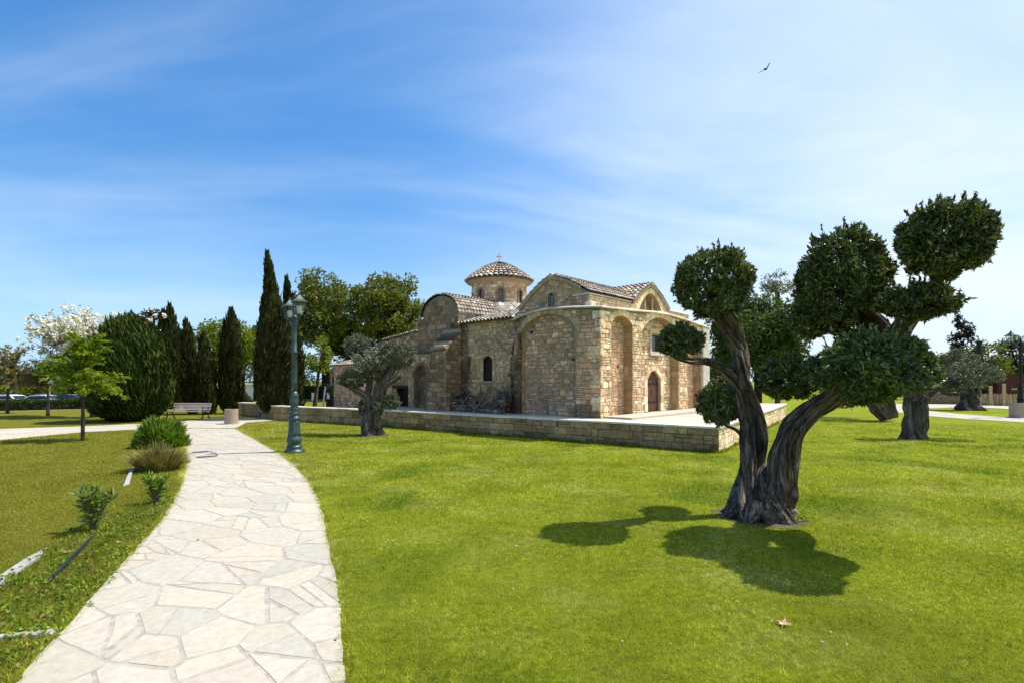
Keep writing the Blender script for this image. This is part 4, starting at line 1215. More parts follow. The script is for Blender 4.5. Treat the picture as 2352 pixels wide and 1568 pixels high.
for dx, dz_ in ((-.13, .30), (.13, .30), (0, .46)):
    cr.bbox(DC + UZ * (8.84 + dz_) + ux * dx, (ux, UZ.cross(ux), UZ), (.036, .024, .036), .01, (0.60, 0.42, 0.22))
cr.build('cross', M['clean_stone'], church)
# --- doors and windows
def planks(Mp, s0, s1, z0, ztop, d, n, mat, name, parent, col=(.1, .04, .02)):
    mb = MB()
    for i in range(n):
        a, b_ = s0 + (s1 - s0) * i / n + .004, s0 + (s1 - s0) * (i + 1) / n - .004
        k = 6
        top = [(a + (b_ - a) * q / k, ztop(a + (b_ - a) * q / k)) for q in range(k + 1)]
        poly = [(a, z0)] + top + [(b_, z0)]
        vs = [Mp(s, z, d + .03) for s, z in poly] + [Mp(s, z, d) for s, z in poly]
        m_ = len(poly)
        mb.add(vs, [list(range(m_))] + [[q, (q + 1) % m_, m_ + (q + 1) % m_, m_ + q] for q in range(m_)], col)
    return mb.build(name, mat, parent)
dtop = lambda s: max(DOOR.top(min(max(s, DOOR.s0 + .01), DOOR.s1 - .01)), DOOR.zb + .1) + .02
dd = planks(Mp2, DOOR.s0, DOOR.s1, DOOR.zb, dtop, -.12, 7, M['wood'], 'door', church)
df = MB(); voussoirs(df, Mp2, DOOR, 0.22, 11, 41, PAL_PALE, 0.05, jambs=4); soffit(df, Mp2, DOOR, 0.34, 42, [(0.50, 0.39, 0.24), (0.56, 0.44, 0.28)])
df.build('frame', M['clean_stone'], dd)
hd = MB()
for z in (1.25, 2.05):
    hd.box(Mp2(DOOR.c, z, -.085), (EA, UZ, EB), (.55, .035, .012))
hd.tube([Mp2(DOOR.c - .1, 1.62, -.10), Mp2(DOOR.c - .1, 1.62, -.05), Mp2(DOOR.c - .1, 1.74, -.05), Mp2(DOOR.c - .1, 1.74, -.10)], .012, 6)
hd.build('ironwork', M['black_metal'], dd)
wn = MB(); wn.add([Mp2(WIN[0], WIN[2], -.11), Mp2(WIN[1], WIN[2], -.11), Mp2(WIN[1], WIN[3], -.11), Mp2(WIN[0], WIN[3], -.11)], [(0, 1, 2, 3)])
wo = wn.build('window', M['glass'], church)
wf = MB()
for c_, hs in (((WIN[0] - .07, 3.85), (.07, .42)), ((WIN[1] + .07, 3.85), (.07, .42))):
    wf.bbox(Mp2(c_[0], c_[1], -.10), (EA, UZ, EB), (hs[0], hs[1], .16), .012, (0.54, 0.45, 0.30))
wf.bbox(Mp2((WIN[0] + WIN[1]) / 2, WIN[3] + .16, -.09), (EA, UZ, EB), (.60, .10, .17), .012, (0.56, 0.45, 0.27))
wf.bbox(Mp2((WIN[0] + WIN[1]) / 2, WIN[2] - .14, -.07), (EA, UZ, EB), (.62, .08, .18), .012, (0.60, 0.53, 0.40))
wf.build('frame', M['clean_stone'], wo)
planks(Mm, WM.s0, WM.s1, WM.zb, lambda s: WM.top(min(max(s, WM.s0 + .01), WM.s1 - .01)) + .02, -.14, 5, M['dark_wood'], 'shutter', church)
planks(ML(0), 12.04, 13.24, 0.3, lambda s: 1.80, -.25, 7, M['dark_wood'], 'side_door', church)
pd = MB(); pd.add([CP(-.05, 9.9, .35), CP(-.05, 11.3, .35), CP(-.05, 11.3, 3.1), CP(-.05, 9.9, 3.1)], [(0, 1, 2, 3)], (0.30, 0.22, 0.13)); pd.build('niche', M['stone'], church)
lw = MB(); ol = LW.outline(10); MU = ML(UA); lw.add([MU(s, z, -.1) for s, z in ol], [list(range(len(ol)))])
lwo = lw.build('gable_window', M['glass'], church)
lt = MB()
for sg in (1, -1):
    for k in range(7):
        c0 = -.30 + k * .14
        p, q = (2.61, 5.22 + c0 if sg > 0 else 5.22 + c0 + .36), (2.89, 5.22 + c0 + .36 if sg > 0 else 5.22 + c0)
        zc = lambda z: min(max(z, 5.2), 5.74)
        lt.tube([MU(p[0], zc(p[1]), -.06), MU(q[0], zc(q[1]), -.06)], .009, 5)
for s in (2.61, 2.75, 2.89): lt.tube([MU(s, 5.2, -.05), MU(s, 5.70, -.05)], .014, 5)
lt.build('lattice', M['lattice'], lwo)
lun = MB(); MV = MR(UB)
lun.add([MV(4.96, 5.0, -.53), MV(5.24, 5.0, -.53), MV(5.24, 5.92, -.53), MV(4.96, 5.92, -.53)], [(0, 1, 2, 3)])
lo = lun.build('lunette_window', M['glass'], church)
lt = MB()
for s in (4.93, 5.27): lt.box(MV(s, 5.45, -.5), (EA, UZ, EB), (.035, .50, .03))
for z in (5.3, 5.6): lt.box(MV(5.1, z, -.5), (EA, UZ, EB), (.14, .02, .02))
for s in (5.02, 5.72): lt.box(MV(s, 5.5, -.12), (EA, UZ, EB), (.028, .62 if s < 5.5 else .5, .028))
lt.build('mullion', M['cream'], lo)
# two poles leaning on the footing
for (s0_, s1_) in ((6.95, 6.75), (5.95, 5.7)):
    p = MB(); p.tube([CP(-1.0, s0_, ZT), CP(-.45, s1_, 1.62)], .011, 6)
    tag(p.build('pole', M['concrete'], origin=CP(-1.0, s0_, ZT)), 'thin dull pole leaning on the rubble footing, ' + ('nearer the buttress' if s0_ > 6.5 else 'below the shuttered window'), 'pole', 'poles leaning on the footing')

# ================================================================ OLIVE TREES
def olive(name, label, base, limbs, balls, seed, leaf, bark, ln, wd, dens=1.0, group='topiary olive trees', sprigs=8):
    t = thing(name, label, 'olive tree', base, group)
    mb = MB()
    for i, (pts, rad) in enumerate(limbs):
        gnarl(mb, pts, rad, seed + i * 3, 72 if i < 3 else 40, .045, 1.45)
    mb.build('trunk', bark, t, smooth=True)
    rng = np.random.default_rng(seed)
    for i, (c, r, n) in enumerate(balls):
        V, F = pom(rng, c, r, int(n * dens), ln, wd, sprigs=sprigs, sprig_len=0.26 * max(r))
        mesh_obj('crown', V, F, leaf[i % len(leaf)] if isinstance(leaf, list) else leaf, t)
    return t
def z5(zx, zy, Y): return A(1470 + zx * .5272, 413.4 + zy * .5272, Y)
def rz(px, Y): return px * .83 * .5272 * Y / 1176
def bD(x, y, rx, ry, Y, n, rd=None):
    k = Y / 1176
    q = .86
    return (A(x, y, Y), (rx * k * q, (rd or (rx + ry) / 2) * k * q, ry * k * q), int(n * .95))
B0 = G(1752, 1176)
B0.z = -0.06
L1 = [z5(452, 1462, 8.35), z5(458, 1400, 8.35), z5(478, 1290, 8.35), z5(492, 1170, 8.4), z5(490, 1050, 8.45), z5(462, 950, 8.45), z5(432, 870, 8.45)]
R_1 = [rz(92, 8.35), rz(72, 8.35), rz(54, 8.35), rz(50, 8.4), rz(44, 8.4), rz(44, 8.4), rz(44, 8.4)]
L0 = [z5(525, 1475, 8.27), z5(522, 1420, 8.27), z5(520, 1360, 8.27), z5(528, 1300, 8.3), z5(545, 1240, 8.35)]
R_0 = [rz(120, 8.3), rz(96, 8.3), rz(72, 8.3), rz(52, 8.3), rz(22, 8.3)]
roots = []
for i_, (dx_, dy_, r_) in enumerate(((-.62, -.10, .10), (-.42, -.40, .11), (-.05, -.48, .10), (.34, -.44, .12), (.60, -.16, .10), (.55, .25, .09), (-.50, .28, .09))):
    c_ = Vector((z5(525, 1440, 8.27).x, 8.3, 0))
    roots.append(([c_ + Vector((dx_ * .40, dy_ * .45, .22)), c_ + Vector((dx_ * .68, dy_ * .75, .07)), c_ + Vector((dx_ * .9, dy_ * .9, -.01)), c_ + Vector((dx_ * 1.15, dy_ * 1.1, -.08))], [r_ * 1.35, r_ * 1.15, r_ * .75, r_ * .35]))
L1b = [z5(446, 910, 8.45), z5(440, 820, 8.45), z5(428, 730, 8.5), z5(395, 640, 8.3), z5(350, 560, 8.15), z5(320, 470, 8.1)]
R_1b = [rz(40, 8.4), rz(42, 8.4), rz(40, 8.4), rz(42, 8.4), rz(36, 8.4), rz(18, 8.4)]
L1c = [z5(450, 930, 8.45), z5(405, 865, 8.45), z5(350, 815, 8.45), z5(285, 788, 8.35), z5(215, 785, 8.25), z5(160, 772, 8.2)]
R_1c = [rz(30, 8.4), rz(27, 8.4), rz(23, 8.4), rz(18, 8.4), rz(15, 8.4), rz(10, 8.4)]
L1d = [z5(455, 1120, 8.45), z5(415, 1085, 8.45), z5(370, 1065, 8.5), z5(330, 1020, 8.5), z5(330, 960, 8.5)]
R_1d = [rz(14, 8.4), rz(9, 8.4), rz(7, 8.4), rz(6, 8.4), rz(5, 8.4)]
L2 = [z5(580, 1462, 8.25), z5(588, 1400, 8.2), z5(602, 1290, 8.1), z5(625, 1170, 8.0), z5(680, 1070, 7.85), z5(760, 1000, 7.7), z5(850, 945, 7.6), z5(950, 890, 7.55)]
R_2 = [rz(88, 8.3), rz(76, 8.3), rz(66, 8.1), rz(60, 8), rz(56, 7.9), rz(50, 7.8), rz(44, 7.6), rz(42, 7.6)]
L2b = [z5(900, 920, 7.6), z5(990, 850, 7.7), z5(1060, 770, 7.5), z5(1110, 690, 7.3), z5(1165, 610, 7.1), z5(1230, 535, 6.9), z5(1290, 460, 6.65), z5(1340, 360, 6.45)]
R_2b = [rz(42, 7.6), rz(42, 7.7), rz(42, 7.8), rz(40, 7.8), rz(34, 7.7), rz(29, 7.5), rz(25, 7.3), rz(12, 7)]
L2c = [z5(1085, 735, 7.42), z5(1055, 655, 7.45), z5(1010, 600, 7.5), z5(955, 540, 7.55), z5(925, 460, 7.6), z5(905, 370, 7.6)]
R_2c = [rz(36, 7.8), rz(38, 7.8), rz(38, 7.8), rz(36, 7.9), rz(32, 8), rz(16, 8)]
L2d = [z5(860, 940, 7.6), z5(960, 860, 7.15), z5(1050, 800, 6.9), z5(1130, 790, 6.7)]
R_2d = [rz(32, 7.6), rz(28, 7.5), rz(22, 7.3), rz(12, 7.2)]
main_balls = [bD(1638, 653, 98, 90, 7.85, 13000), bD(1563, 786, 58, 42, 8.0, 5000), bD(1652, 928, 56, 58, 8.8, 5000), bD(1932, 640, 106, 128, 7.35, 17000),
              bD(1868, 735, 58, 46, 7.8, 4500), bD(2172, 555, 106, 102, 6.2, 15500), bD(2110, 696, 100, 46, 6.7, 7000), bD(2000, 848, 148, 90, 6.5, 19000),
              bD(1808, 872, 68, 60, 7.6, 6000), bD(2098, 852, 60, 54, 6.5, 4500), bD(1950, 752, 66, 26, 7.8, 2600)]
olive('olive_tree', 'huge gnarled twin-trunked olive clipped into dark balls, nearest on the lawn', B0,
      [(L1, R_1), (L2, R_2), (L0, R_0), *roots, (L1b, R_1b), (L2b, R_2b), (L2c, R_2c), (L1c, R_1c), (L2d, R_2d), (L1d, R_1d)], main_balls, 5,
      [M['olive_leaf']] * 7 + [M['olive_green'], M['olive_leaf'], M['olive_green'], M['olive_leaf']], M['bark'], 0.092, 0.030, 1.0, sprigs=22)

# small grey olive in front of the retaining wall; read on the 1336 px sheet of that corner
def z4(zx, zy, Y): return A((640 + zx * .3443) / 1.0884, (620 + zy * .3443) / 1.0884, Y)
def r4(px, Y): return px * .3443 / 1.0884 * Y / 1176
YS = 20.7
def b4(x, y, rx, ry, n, Y=YS): return (z4(x, y, Y), (r4(rx * 1.06, Y), r4((rx + ry) / 2, Y), r4(ry * 1.06, Y)), int(n * 1.2))
B1 = G(855, 999); B1.z = -.05
olive('olive_tree', 'small silvery grey olive with thick twisted base, standing before the retaining wall', B1,
      [([z4(845, 1365, YS), z4(842, 1300, YS), z4(850, 1220, YS), z4(850, 1140, YS)], [r4(92, YS), r4(62, YS), r4(48, YS), r4(40, YS)]),
       ([z4(862, 1200, YS), z4(892, 1070, YS), z4(930, 960, YS), z4(985, 880, YS), z4(1020, 800, YS)], [r4(36, YS), r4(34, YS), r4(34, YS), r4(28, YS), r4(14, YS)]),
       ([z4(838, 1190, YS), z4(790, 1080, YS), z4(720, 1020, YS), z4(650, 985, YS)], [r4(26, YS), r4(22, YS), r4(18, YS), r4(10, YS)]),
       ([z4(835, 1140, YS), z4(812, 1060, YS), z4(825, 980, YS), z4(830, 900, YS)], [r4(22, YS), r4(20, YS), r4(18, YS), r4(12, YS)]),
       ([z4(930, 1010, YS), z4(990, 960, YS), z4(1050, 935, YS)], [r4(20, YS), r4(18, YS), r4(10, YS)])],
      [b4(735, 720, 90, 82, 3200, 21.2), b4(850, 820, 130, 90, 4200), b4(1020, 780, 125, 95, 4600), b4(700, 950, 110, 62, 3200), b4(860, 900, 70, 60, 1800),
       b4(985, 1115, 58, 52, 1600), b4(880, 1150, 52, 50, 1500), b4(772, 1160, 24, 55, 700)], 17,
      [M['olive_sage'], M['olive_grey'], M['olive_sage'], M['olive_sage'], M['olive_sage'], M['olive_sage'], M['olive_grey'], M['olive_sage']], M['bark_grey'], 0.10, 0.036, 1.0, sprigs=6)

def zz(zx, zy, Y): return A(*Z3(zx, zy), Y)
def r3(px, Y): return px / 4.237 / 1.0884 * Y / 1176
def b3(x, y, rx, ry, n, Y): return (zz(x, y, Y), (r3(rx, Y), r3((rx + ry) / 2, Y), r3(ry, Y)), n)
Y3 = 19.2
B2 = GZ(985, 1485); B2.z = -.05
olive('olive_tree', 'grey olive with fluted trunk and mushroom crown, right of the big one', B2,
      [([zz(985, 1490, Y3), zz(980, 1380, Y3), zz(990, 1250, Y3), zz(1010, 1120, Y3), zz(1050, 1010, Y3)], [r3(112, Y3), r3(88, Y3), r3(80, Y3), r3(84, Y3), r3(76, Y3)]),
       ([zz(1050, 1040, Y3), zz(1150, 960, Y3), zz(1290, 890, Y3), zz(1420, 860, Y3), zz(1530, 820, Y3)], [r3(64, Y3), r3(58, Y3), r3(46, Y3), r3(36, Y3), r3(18, Y3)]),
       ([zz(1000, 1040, Y3), zz(950, 940, Y3), zz(900, 820, Y3)], [r3(70, Y3), r3(55, Y3), r3(30, Y3)])],
      [b3(1600, 790, 265, 150, 6500, Y3), b3(900, 790, 190, 120, 3500, Y3)], 23, M['olive_sage'], M['bark_grey'], 0.085, 0.03, 1.0, sprigs=4)
Y4 = 38.0
B3 = GZ(1560, 1168); B3.z = -.05
olive('olive_tree', 'far olive with broad flared foot on the small lawn between the paths', B3,
      [([zz(1560, 1172, Y4), zz(1570, 1100, Y4), zz(1590, 1000, Y4), zz(1590, 900, Y4), zz(1560, 800, Y4)], [r3(125, Y4), r3(86, Y4), r3(76, Y4), r3(80, Y4), r3(60, Y4)]),
       ([zz(1570, 900, Y4), zz(1500, 780, Y4), zz(1480, 660, Y4)], [r3(60, Y4), r3(50, Y4), r3(30, Y4)])],
      [b3(1480, 650, 200, 130, 6000, Y4), b3(1420, 960, 130, 55, 2200, Y4), b3(1330, 760, 120, 110, 2500, Y4)], 29, M['olive_sage'], M['bark_grey'], 0.15, 0.055, 1.0, sprigs=3)
Y5 = 28.0
B4 = GZ(735, 1245); B4.z = -.05
olive('olive_tree', 'leaning olive with a cut stub half hidden behind the big one', B4,
      [([zz(735, 1250, Y5), zz(715, 1160, Y5), zz(660, 1060, Y5), zz(560, 980, Y5), zz(470, 900, Y5)], [r3(60, Y5), r3(58, Y5), r3(70, Y5), r3(70, Y5), r3(50, Y5)]),
       ([zz(560, 1040, Y5 - .3), zz(620, 1150, Y5 - .5), zz(690, 1262, Y5 - .6)], [r3(66, Y5), r3(62, Y5), r3(30, Y5)])],
      [b3(500, 920, 330, 130, 6000, Y5), b3(200, 1040, 280, 110, 4500, Y5 + 2)], 31, M['dark_leaf'], M['bark'], 0.11, 0.045, 1.0, sprigs=3)

# ================================================================ CYPRESSES AND THE ROUND JUNIPER
def spray_leaves(rng, P, D, ln, wd, spread=0.35):
    D = unit(D + spread * rng.normal(size=P.shape))
    return leaves(P, D, ln, wd, rng)
def column_tree(name, label, base, h, prof, seed, mat, n, lean=(0, 0), swirl=0.5, ln=0.30, wd=0.05, group='cypresses', bole=0.25, cat='cypress', skew=(0.0, 0.0), twist=.5, rough=.17, tilt=.22):
    """prof: list of (height fraction, radius)"""
    t = thing(name, label, cat, base, group)
    rng = np.random.default_rng(seed)
    pf = lambda f: np.interp(f, [p[0] for p in prof], [p[1] for p in prof])
    fl = lumps(rng, 8, 3.0)
    def surf(th, f, k=1.0):
        fine = fl(np.stack([np.cos(th) * 1.4, np.sin(th) * 1.4, f * h * 0.35 - th * 0.25], axis=1))
        rope = np.cos(7 * th + twist * f * h + 1.5 * fine) * .07 + np.cos(13 * th - 0.7 * twist * f * h + 2 * fine) * .05
        r = pf(f) * (1 + rough * fine + rope) * k
        f2 = f ** 1.6
        return np.stack([base[0] + lean[0] * f2 * h + r * np.cos(th), base[1] + lean[1] * f2 * h + r * np.sin(th), base[2] + f * h], axis=1)
    f = rng.random(n * 3)
    keep = rng.random(n * 3) < (pf(f) / max(p[1] for p in prof)) + 0.06
    f = f[keep][:n]; n = len(f)
    th = rng.random(n) * 6.283
    k = 1.0 - 0.24 * rng.random(n) ** 1.5 + 0.06 * rng.random(n) ** 4
    P = surf(th, f, k)
    er = np.stack([np.cos(th), np.sin(th), np.zeros(n)], axis=1); et = np.stack([-np.sin(th), np.cos(th), np.zeros(n)], axis=1)
    slope = (pf(np.clip(f + .03, 0, 1)) - pf(np.clip(f - .03, 0, 1))) / (0.06 * h)
    D = np.array([0, 0, 1.0]) + er * (slope + tilt)[:, None] + et * swirl * 0.4 + np.array([skew[0], skew[1], 0])
    D = unit(D)
    pk = 9
    pl = ln * 2.0 * (.6 + .7 * rng.random(n // pk)) * np.clip(.3 + 1.3 * pf(f[:n // pk]) / max(p[1] for p in prof), 0, 1)
    Pp, Dp = [], []
    for q in range(pk):
        P_, D_ = P[:n // pk], D[:n // pk]
        t_ = q / (pk - 1)
        Pp.append(P_ + D_ * (pl * (t_ - .35))[:, None] + er[:n // pk] * (.03 * pl * t_)[:, None] + rng.normal(size=P_.shape) * (ln * .10 * (1.1 - t_)))
        Dp.append(unit(D_ + .28 * (1.15 - t_) * rng.normal(size=P_.shape)))
    parts = [leaves(np.concatenate(Pp), np.concatenate(Dp), ln, wd, rng)]
    m_ = n // 3
    parts.append(spray_leaves(rng, P[-m_:], D[-m_:], ln, wd, 0.25))
    ns, nr = 40, 26
    tt, ff = np.meshgrid(np.linspace(0, 6.283, ns, endpoint=False), np.linspace(0.0, 0.985, nr))
    Vc = surf(tt.ravel(), ff.ravel(), 0.80)
    Fc = np.array([[i * ns + j, i * ns + (j + 1) % ns, (i + 1) * ns + (j + 1) % ns, (i + 1) * ns + j] for i in range(nr - 1) for j in range(ns)])
    parts.append((Vc, Fc))
    V, F = join(parts)
    mesh_obj('crown', V, F, mat, t)
    mb = MB(); b_ = Vector(base)
    gnarl(mb, [b_ - UZ * .05, b_ + UZ * .4, b_ + UZ * h * .5 + Vector((lean[0], lean[1], 0)) * h * .33], [bole, bole * .7, bole * .3], seed, 14, .3)
    mb.build('trunk', M['bark_dark'], t, smooth=True)
    return t
def cyp(label, x, ybase, ytop, w, seed, prof=None, xtip=None, n=14000, mat='cypress_leaf', **kw):
    p = G(x, ybase); k = p.y / 1176; w *= .78
    h = (ybase - ytop) * k
    prof = prof or [(0, .5), (.05, .80), (.16, .98), (.35, 1.0), (.55, .95), (.72, .76), (.86, .46), (.95, .20), (1, .03)]
    prof = [(a, b_ * w * k / 2) for a, b_ in prof]
    ln = 0.0125 * p.y; wd = 0.0026 * p.y
    lean = (((xtip or x) - x) * k / h, 0)
    return column_tree('cypress_tree', label, (p.x, p.y, 0), h, prof, seed, M[mat], n, lean, ln=ln, wd=wd, **kw)
cyp('tallest cypress, leaning with a thin crooked tip, behind the street lamp', 636, 961, 582, 92, 101,
    [(0, .32), (.05, .66), (.14, .94), (.3, 1.0), (.45, .96), (.58, .80), (.66, .60), (.73, .42), (.80, .31), (.88, .20), (.95, .11), (1, .02)], xtip=613, n=30000, swirl=.6)
cyp('slim cypress close behind the tallest one, its top showing beside the lantern', 672, 955, 636, 52, 102,
    [(0, .4), (.06, .85), (.2, 1.0), (.45, .95), (.62, .7), (.75, .34), (.9, .24), (1, .02)], xtip=657, n=9000, swirl=.4)
cyp('broad cypress behind the round litter bin', 531, 949, 713, 52, 103, n=11000, swirl=.55)
cyp('short narrow cypress, its top leaning left, third behind the bench', 480, 951, 772, 33, 104, xtip=468, n=8000, swirl=.6, skew=(-.2, 0))
cyp('narrow cypress behind the right half of the bench', 442, 949, 740, 33, 105, xtip=429, n=8000, swirl=.6, skew=(-.2, 0))
cyp('dark tall cypress behind the left half of the bench', 399, 938, 703, 40, 106, xtip=389, n=8500, swirl=.4)
cyp('thin cypress showing just right of the white blossom and the round conifer', 378, 930, 716, 26, 107, xtip=374, n=5000, swirl=.3)
pj = G(301, 966); kj = pj.y / 1176
column_tree('juniper_bush', 'huge egg-shaped clipped conifer left of the park bench', (pj.x, pj.y, 0), (966 - 728) * kj,
            [(a, b_ * 77 * kj) for a, b_ in [(0, .40), (.05, .64), (.14, .86), (.27, .98), (.40, 1.0), (.53, .97), (.67, .85), (.79, .68), (.88, .50), (.95, .30), (1, .06)]], 111, M['juniper_leaf'], 42000,
            (.04, 0), .2, 0.42, 0.075, 'clipped conifers', .3, 'conifer', skew=(-.5, 0), rough=.10, tilt=.5)

# ================================================================ BROADLEAF TREES
def crown_clumps(rng, clumps, per, ln, wd, flat=0.75, up=0.25, lump=.16, inner=0.9, core=0.0, droop=0.0):
    parts = []
    for (c, r) in clumps:
        n = max(60, int(per * r[0] * r[2]))
        c = np.array(c); r = np.array(r)
        fn = lumps(rng)
        d = unit(rng.normal(size=(n, 3)))
        rad = (1 + lump * fn(d)) * (1 - inner * rng.random(n) ** 2.2)
        P = c + d * r * rad[:, None]
        D = unit(d + 0.9 * rng.normal(size=(n, 3)) + np.array([0, 0, up - droop]))
        parts.append(leaves(P, D, ln, wd, rng))
        if core:
            Vc, Fc = icos(2)
            parts.append((c + Vc * r * (core * (1 + lump * fn(Vc)))[:, None], tri2quad(Fc)))
    return join(parts)
def random_clumps(rng, c, R, n, rmin, rmax, flat=.8, bias=.35):
    out = []
    for _ in range(n):
        d = unit(rng.normal(size=3)) * (rng.random() ** bias)
        if d[2] < -.55: d[2] *= .6
        r = rng.uniform(rmin, rmax)
        out.append((np.array(c) + d * (np.array(R) - r * .8), (r, r, r * flat)))
    return out
def broadleaf(name, label, base, c, R, nclump, rr, seed, leaf, per, ln, wd, trunk_r, bark='bark_grey', cat='tree', group=None, core=0.0, limbs=5, extra=None, droop=0.0, lean=0.0, inner=.9, flat=.8):
    t = thing(name, label, cat, base, group)
    rng = np.random.default_rng(seed); r_ = random.Random(seed)
    cl = random_clumps(rng, c, R, nclump, rr[0], rr[1], flat) + (extra or [])
    V, F = crown_clumps(rng, cl, per, ln, wd, core=core, droop=droop, inner=inner)
    mesh_obj('crown', V, F, leaf, t)
    mb = MB(); b_ = Vector(base); cc = Vector(c)
    fork = b_.lerp(Vector((cc.x, cc.y, cc.z - R[2] * .55)), 1.0)
    gnarl(mb, [b_ - UZ * .05, b_.lerp(fork, .5) + Vector((lean, 0, 0)), fork], [trunk_r * 1.3, trunk_r, trunk_r * .85], seed, 14, .25, .6, .5)
    for i in range(limbs):
        q = Vector(cl[i % len(cl)][0])
        mb2 = fork.lerp(q, .5) + Vector((0, 0, -.1 * R[2]))
        gnarl(mb, [fork, mb2, q], [trunk_r * .6, trunk_r * .35, trunk_r * .1], seed + i, 8, .3, .5, .5)
    mb.build('trunk', M[bark], t, smooth=True)
    return t
def crownD(x, y, rx, ry, Y):
    k = Y / 1176
    return A(x, y, Y), (rx * k, (rx + ry) / 2 * k, ry * k)
def ground_at(x, Y): return Vector(((x - CX) / FX * Y, Y, 0))
def blD(name, label, x, y, rx, ry, Y, nclump, rrD, seed, mat, per, lnD, wdD, trD, xb=None, **kw):
    c, R = crownD(x, y, rx, ry, Y); k = Y / 1176
    return broadleaf(name, label, ground_at(xb or x, Y), c, R, nclump, (rrD[0] * k, rrD[1] * k), seed, M[mat], per / (k * k), lnD * k, wdD * k, trD * k, **kw)
# great evergreens behind the church
blD('evergreen_tree', 'great evergreen tree rising behind the street lamp and slim cypress', 748, 728, 96, 124, 60, 110, (15, 29), 201, 'oak_leaf', 0.36, 8.5, 4.0, 9, core=.62, group='great evergreens behind the church', droop=.3, bark='bark_dark')
blD('evergreen_tree', 'great round evergreen tree touching the ashlar gable', 893, 722, 100, 112, 58, 110, (15, 29), 202, 'oak_leaf', 0.36, 8.5, 4.0, 9, core=.62, group='great evergreens behind the church', droop=.3, bark='bark_dark')
blD('evergreen_tree', 'dark low tree filling in under the two great evergreens', 820, 800, 84, 64, 62, 26, (22, 34), 203, 'dark_leaf', 0.34, 8, 4, 7, core=.62, droop=.3, bark='bark_dark')
blD('round_tree', 'broad yellow-green tree behind the cypress row', 520, 800, 86, 98, 50, 60, (18, 32), 204, 'lime_leaf', 0.34, 7.5, 3.6, 7, core=.5, bark='bark_dark', xb=575)
blD('round_tree', 'bluish dark tree between the broad cypress and the tallest one', 590, 800, 38, 68, 56, 22, (14, 22), 205, 'dark_leaf', 0.4, 7, 3.5, 6, core=.6, bark='bark_dark')
blD('young_tree', 'small light green tree right of the street lamp, with thin leaning stems', 732, 822, 42, 56, 38, 22, (10, 18), 206, 'lime_leaf', 0.30, 8, 3.8, 4, xb=722)
blD('pine_tree', 'dark flat-topped pine peeping over the blossom tree', 352, 726, 32, 18, 52, 9, (9, 14), 207, 'pine_leaf', 0.6, 7, 2.6, 4, core=.5, bark='bark_dark')
# weeping tree behind the church and its neighbours
blD('weeping_tree', 'large dark weeping tree behind the right end of the church', 1740, 772, 128, 124, 40, 60, (26, 42), 208, 'weep_leaf', 0.6, 10, 3.4, 8, core=.66, droop=.7, bark='bark_dark', group=None)
blD('grey_tree', 'thin grey-green treetop above the weeping tree', 1786, 650, 48, 42, 46, 16, (12, 22), 209, 'olive_grey', 0.34, 7, 2.6, 5)
blD('pine_tree', 'jagged dark conifer above the two small olives, near the right edge', 2203, 800, 34, 72, 62, 26, (9, 16), 210, 'pine_leaf', 0.55, 9, 3, 4, core=.4, bark='bark_dark', droop=.4, extra=[(A(2200, 728, 62), (.35, .35, .9)), (A(2203, 742, 62), (.6, .6, .9))])
blD('green_tree', 'yellow-green tree behind the reed fence', 2262, 832, 60, 54, 60, 30, (14, 24), 211, 'oak_leaf', 0.4, 7, 3.4, 5, core=.6, bark='bark_dark')
blD('green_tree', 'dark tree at the right edge behind the far lamp', 2345, 822, 56, 66, 64, 26, (14, 24), 212, 'dark_leaf', 0.4, 8, 3.2, 5, core=.6, bark='bark_dark')
blD('green_tree', 'low dark bush mass under the right-hand pine', 2150, 855, 75, 46, 58, 26, (16, 24), 213, 'dark_leaf', 0.4, 7, 3.2, 5, core=.6, bark='bark_dark')
# row behind the hedge
for i, (x, y, rx, ry, mt, lb) in enumerate(((30, 900, 52, 36, 'lime_leaf', 'low yellow-green tree behind the hedge at the left edge'), (118, 890, 62, 44, 'lime_leaf', 'yellow-green tree behind the hedge, left of the slim pole'),
                                            (200, 878, 58, 50, 'dark_leaf', 'dark tree behind the hedge, beside the round conifer'), (410, 890, 44, 44, 'dark_leaf', 'shadowy tree behind the bench cypresses'), (-60, 880, 60, 50, 'oak_leaf', 'tree behind the hedge at the far left'))):
    blD('park_tree', lb, x, y, rx, ry, 56 + 2 * i, 46, (17, 27), 220 + i, mt, 0.36, 6.5, 3.2, 5, core=.5, group='trees behind the hedge', bark='bark_dark')
